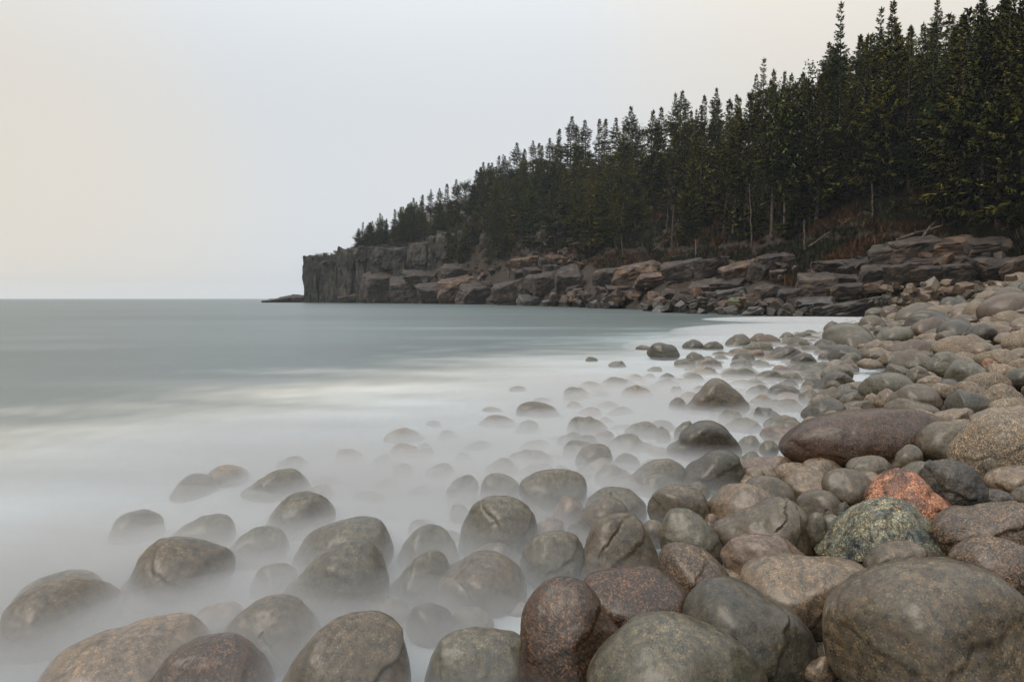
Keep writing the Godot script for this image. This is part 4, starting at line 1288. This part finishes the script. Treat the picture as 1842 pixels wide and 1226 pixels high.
# the trees that make the skyline: px, top row, habit
const SKYLINE := [
	[655, 399, 2], [668, 415, 2], [686, 383, 2], [697, 396, 0], [710, 376, 2], [728, 372, 0], [745, 356, 0], [762, 350, 2], [776, 340, 1], [792, 338, 0], [806, 330, 2], [820, 322, 0], [838, 318, 5],
	[855, 305, 2], [871, 292, 0], [884, 298, 0], [898, 280, 2], [906, 278, 3], [914, 282, 3], [928, 257, 0], [941, 268, 2], [958, 253, 0], [976, 262, 2], [990, 248, 0], [1004, 231, 2], [1025, 208, 0], [1038, 226, 2],
	[1051, 216, 0], [1075, 214, 2], [1086, 214, 2], [1104, 213, 0], [1118, 224, 0], [1132, 191, 0], [1148, 214, 5], [1172, 197, 0], [1186, 192, 0], [1205, 168, 1], [1218, 161, 0], [1233, 176, 3],
	[1250, 190, 0], [1262, 172, 2], [1278, 158, 0], [1298, 180, 2], [1316, 176, 3], [1334, 168, 0], [1352, 132, 1], [1368, 107, 3], [1385, 124, 1], [1407, 150, 3], [1430, 146, 5], [1450, 138, 1], [1462, 134, 2],
	[1480, 110, 0], [1506, 2, 3], [1524, 120, 0], [1548, 60, 2], [1563, 12, 3], [1581, 2, 1], [1598, 40, 0], [1628, 46, 3], [1652, 38, 2], [1674, -8, 1], [1692, 60, 0], [1716, 22, 2], [1738, -6, 1], [1760, 40, 0], [1788, -50, 3], [1812, -20, 1], [1838, 8, 0], [1866, -60, 1], [1900, -40, 0]]

func make_wood() -> void:
	var dark := Color(0.115, 0.125, 0.055)
	var kinds := [
		[spruce(1, 14.0, 3.5, 0.04, 0.03, dark), 14.0], [spruce(2, 17.0, 3.6, 0.24, 0.08, dark), 17.0], [spruce(3, 14.0, 2.7, 0.06, 0.08, dark), 14.0], [spruce(4, 19.0, 3.4, 0.26, 0.30, dark * 1.05), 19.0],
		[spruce(5, 9.0, 2.8, 0.05, 0.05, Color(0.15, 0.15, 0.05)), 9.0], [leafy(6, 10.0), 10.0], [spruce(7, 15.0, 4.0, 0.10, 0.10, dark * 0.92), 15.0], [spruce(8, 12.0, 3.2, 0.06, 0.12, Color(0.14, 0.14, 0.055)), 12.0]]
	var words := ["dense dark spruce", "bare-footed spruce", "narrow spruce", "gappy thin spruce", "young yellowish spruce", "pale leafy tree", "broad dark spruce", "ragged olive-green spruce"]
	var first := {}
	var plant := func(kind: int, x: float, d: float, y: float, h: float, label: String, group: String) -> void:
		var o: Node3D
		var called := "leafy_tree" if kind == 5 else "spruce_tree"
		if not first.has(kind):
			o = thing(called, label, "tree", group)
			part("trunk", kinds[kind][0][1], mats["bark"], o)
			part("crown", kinds[kind][0][0], mats["needles_dark"], o)
			first[kind] = o
		else:
			o = first[kind].duplicate()
			for ch in o.get_children():
				if ch.name == "crown":
					ch.material_override = mats[["needles_dark", "needles_olive", "needles_dark", "needles_olive", "needles_yellow"][rng.randi() % 5]]
			o.name = numbered(called)
			add_child(o)
			tag(o, label, "tree", group)
		var s: float = h / kinds[kind][1]
		o.position = Vector3(x, y, -d)
		o.rotation = Vector3(rng.randf_range(-0.03, 0.03), rng.randf() * TAU, rng.randf_range(-0.03, 0.03))
		var wide := 1.0 + 0.4 * clampf((d - 120.0) / 80.0, 0.0, 1.0)
		o.scale = Vector3(s * wide * rng.randf_range(0.9, 1.15), s, s * wide * rng.randf_range(0.9, 1.15))
	for t in SKYLINE:
		var px: float = t[0]
		var want := lerpf(11.0, 20.0, clampf((px - 640.0) / 700.0, 0.0, 1.0)) * rng.randf_range(0.85, 1.2)
		if t[2] == 3: want *= 1.15
		var d := table(COAST, px, 2) + (11.0 if px > 1465.0 and px < 1725.0 else 2.0)
		var h := 0.0
		while d < table(COAST, px, 2) + 90.0:
			h = at_depth(px, t[1], d).y - land_height(px, d)
			if h <= want:
				break
			d += 1.0
		if h < 4.0:
			d = table(COAST, px, 2) + 3.0
			h = maxf(4.0, at_depth(px, t[1], d).y - land_height(px, d))
		var where := "crest of the point above the cliff" if px < 860 else "crest of the wood" if px < 1250 else "high bank behind the ledges"
		plant.call(t[2], (px - 921.0) / FOCAL * d, d, land_height(px, d), h, "%s against the sky on the %s" % [words[t[2]], where], "%ss on the %s" % [words[t[2]].split(" with")[0], where])
	var placed := 0
	var guard := 0
	while placed < 250 and guard < 8000:
		guard += 1
		var px := rng.randf_range(640.0, 2020.0) if rng.randf() < 0.62 else rng.randf_range(645.0, 1150.0) if rng.randf() < 0.55 else rng.randf_range(1380.0, 1860.0)
		var df := table(COAST, px, 2)
		var e := 1.0 + 36.0 * pow(rng.randf(), 1.3)
		if px > 1465.0 and px < 1725.0 and e < 13.0:
			continue   # the open brown bank
		if px > 770.0 and px < 1130.0 and rng.randf() < (0.45 if px < 930.0 else 0.22):
			e = -rng.randf_range(1.0, 10.0)   # a few root among the upper crags
		if px < 800.0: e *= 0.5
		var d := df + e
		var kind: int = [0, 0, 1, 2, 6, 6, 7, 4, 5, 0, 7, 6][rng.randi() % 12]
		var h := rng.randf_range(9.0, 17.0)
		if kind == 4: h = rng.randf_range(4.0, 8.0)
		if px < 860.0: h *= 0.75
		if px > 1440.0: h *= 1.2
		var y := land_height(px, d)
		var sky := table(COAST, px, 4)
		var top := EYE.y + horizon_offset(sky + lerpf(6.0, 24.0, clampf((px - 700.0) / 700.0, 0.0, 1.0))) * d
		if y + h > top:
			h = top - y
		if h < 3.5:
			continue
		placed += 1
		var where := "slope of the wooded point" if px < 860 else "slope below the crest of the wood" if px < 1250 else "steep slope behind the ledges"
		plant.call(kind, (px - 921.0) / FOCAL * d, d, y, h, "%s standing among others on the %s" % [words[kind], where], "%ss on the %s" % [words[kind].split(" with")[0], where])

# ---------------------------------------------------------------- dead wood and undergrowth
func pole(called: String, a: Vector3, b: Vector3, r0: float, r1: float, mat: String, label: String, category: String, stubs: int) -> void:
	var o := thing(called, label, category)
	var v := PackedVector3Array()
	var idx := PackedInt32Array()
	var up := (b - a)
	tube(v, idx, func(t): return up * t + Vector3(noise.get_noise_1d(t * 20.0 + a.x * 9.0), noise.get_noise_1d(t * 20.0 + 40.0 + a.x), 0) * up.length() * 0.03, func(t): return lerpf(r0, r1, t), 12, 7)
	part("trunk", mesh_from(v, smooth_normals(v, idx), idx), mats[mat], o)
	for k in stubs:
		var bv := PackedVector3Array()
		var bi := PackedInt32Array()
		var t0 := rng.randf_range(0.25, 0.95)
		var p := up * t0
		var q := p + Vector3(rng.randf_range(-1, 1), rng.randf_range(-0.3, 0.8), rng.randf_range(-0.6, 0.6)) * up.length() * 0.16
		tube(bv, bi, func(t): return p.lerp(q, t), func(t): return lerpf(r1 * 0.8, r1 * 0.25, t), 3, 5)
		part("branch", mesh_from(bv, smooth_normals(bv, bi), bi), mats[mat], o)
	o.position = a

func make_dead_wood() -> void:
	var on := func(px: float, py: float, lift: float) -> Vector3:
		var d := shore_depth(px, py)
		if py < table(COAST, px, 3):
			# farther up the bank: follow the sight line to the slope
			d = table(COAST, px, 2)
			while d < 200.0 and at_depth(px, py, d).y > land_height(px, d):
				d += 0.5
		var p := at_depth(px, py, d - 0.6)
		return p + Vector3.UP * lift
	pole("fallen_log", on.call(1612, 434, 0.2), on.call(1724, 404, 0.3), 0.16, 0.07, "bark", "long dark fallen log lying up the bank above the thick slab", "log", 7)
	pole("fallen_log", on.call(1455, 446, 0.2), on.call(1532, 396, 0.3), 0.13, 0.05, "bark", "thin fallen trunk slanting up the brown bank behind the reddish slabs", "log", 6)
	pole("fallen_log", on.call(1660, 428, 0.2), on.call(1745, 350, 0.5), 0.14, 0.05, "bark", "dark trunk leaning up the bank above the long fallen log", "log", 6)
	pole("fallen_log", on.call(1200, 466, 0.2), on.call(1246, 459, 0.3), 0.12, 0.08, "bleached_wood", "pale driftwood pole lying on the long rock wall", "log", 2)
	pole("fallen_log", on.call(1175, 452, 0.2), on.call(1214, 424, 0.3), 0.10, 0.05, "bleached_wood", "pale fallen pole leaning on the slope above the pale ledge", "log", 2)
	pole("fallen_log", on.call(962, 426, 0.2), on.call(1000, 406, 0.3), 0.2, 0.1, "bleached_wood", "pale log slanting over the spill of rubble", "log", 3)
	for t in [[1352, 440, 330, 0.12, "bark", "straight bare grey trunk standing at the edge of the wood"], [1208, 442, 372, 0.08, "bleached_wood", "pale bare trunk beside a thinner one above the pale ledge"], [1199, 430, 358, 0.09, "bark", "thin dark bare trunk beside the pale one"],
			[1772, 352, 284, 0.09, "bleached_wood", "pale broken trunk on the open bank"], [1676, 342, 280, 0.07, "bleached_wood", "slim pale birch-like trunk high on the open bank"], [1252, 460, 432, 0.14, "bleached_wood", "bleached stump on the long rock wall"], [1448, 445, 395, 0.11, "bark", "dark bare trunk behind the sloping reddish slab"],
			[1570, 395, 330, 0.08, "bark", "dark slender trunk on the open brown bank"], [950, 425, 380, 0.15, "bark", "bare trunk above the spill of rubble"]]:
		var a: Vector3 = on.call(t[0], t[1], -0.2)
		var b := at_depth(t[0] + rng.randf_range(-4, 4), t[2], -a.z + 0.3)
		pole("bare_trunk", a, b, t[3], t[3] * 0.55, t[4], t[5], "trunk", 4)
	pole("fallen_log", on.call(1600, 332, 0.1), at_depth(1583, 288, -on.call(1600, 332, 0.1).z + 0.5), 0.07, 0.04, "bleached_wood", "pale thin pole leaning on the open brown bank", "log", 0)
	# dry grass and low scrub on the bank
	var v := PackedVector3Array()
	var n := PackedVector3Array()
	var c := PackedColorArray()
	var idx := PackedInt32Array()
	for k in 26:
		var az := rng.randf() * TAU
		var base := Vector3(rng.randf_range(-0.25, 0.25), -0.05, rng.randf_range(-0.25, 0.25))
		var tip := base + Vector3(cos(az) * 0.35, rng.randf_range(0.25, 0.6), sin(az) * 0.35)
		blade(v, n, c, idx, base, tip, Vector3(sin(az), 0, -cos(az)) * 0.03, Color(1, 1, 1), Color(1, 1, 1))
	var tuft := mesh_from(v, n, idx, c)
	var spots: Array[Transform3D] = []
	var tints: Array[Color] = []
	for k in 9500:
		var px := rng.randf_range(1400.0, 1850.0) if rng.randf() < 0.5 else rng.randf_range(1040.0, 1990.0) if rng.randf() < 0.4 else rng.randf_range(560.0, 1500.0)
		var df := table(COAST, px, 2)
		var d := df + (rng.randf_range(-14.0, 24.0) if px > 780.0 and px < 1560.0 else rng.randf_range(-4.0, 26.0))
		var x := (px - 921.0) / FOCAL * d
		var s := rng.randf_range(0.6, 1.9) * (1.5 if px < 1340.0 else 1.0)
		spots.append(Transform3D(Basis(Vector3.UP, rng.randf() * TAU).scaled(Vector3(s, s * rng.randf_range(0.6, 1.1), s)), Vector3(x, land_height(px, d) + 0.1, -d)))
		var rust := smoothstep(-0.15, 0.25, noise.get_noise_2d(x * 1.3 + 30.0, d * 1.3))
		var col := Color(0.030, 0.030, 0.014).lerp(Color(0.082, 0.042, 0.018), rust) * rng.randf_range(0.6, 1.3)
		if px < 860.0: col = Color(0.07, 0.066, 0.026) * rng.randf_range(0.6, 1.3)
		tints.append(Color(col.r, col.g, col.b))
	var mm := MultiMesh.new()
	mm.transform_format = MultiMesh.TRANSFORM_3D
	mm.use_colors = true
	mm.mesh = tuft
	mm.instance_count = spots.size()
	for k in spots.size():
		mm.set_instance_transform(k, spots[k])
		mm.set_instance_color(k, tints[k])
	var g := MultiMeshInstance3D.new()
	g.name = "undergrowth"
	g.multimesh = mm
	g.material_override = mats["dry_grass"]
	add_child(g)
	tag(g, "rusty dry grass and low scrub covering the bank under the trees", "undergrowth", "", "stuff")

func _ready() -> void:
	rng.seed = 20240
	noise.seed = 77
	noise.frequency = 0.1
	noise.fractal_octaves = 3
	make_camera_and_light()
	make_materials()
	make_sea()
	make_beach()
	make_hill()
	make_cliff()
	make_mist()
	make_boulders()
	make_ledges()
	make_wood()
	make_dead_wood()
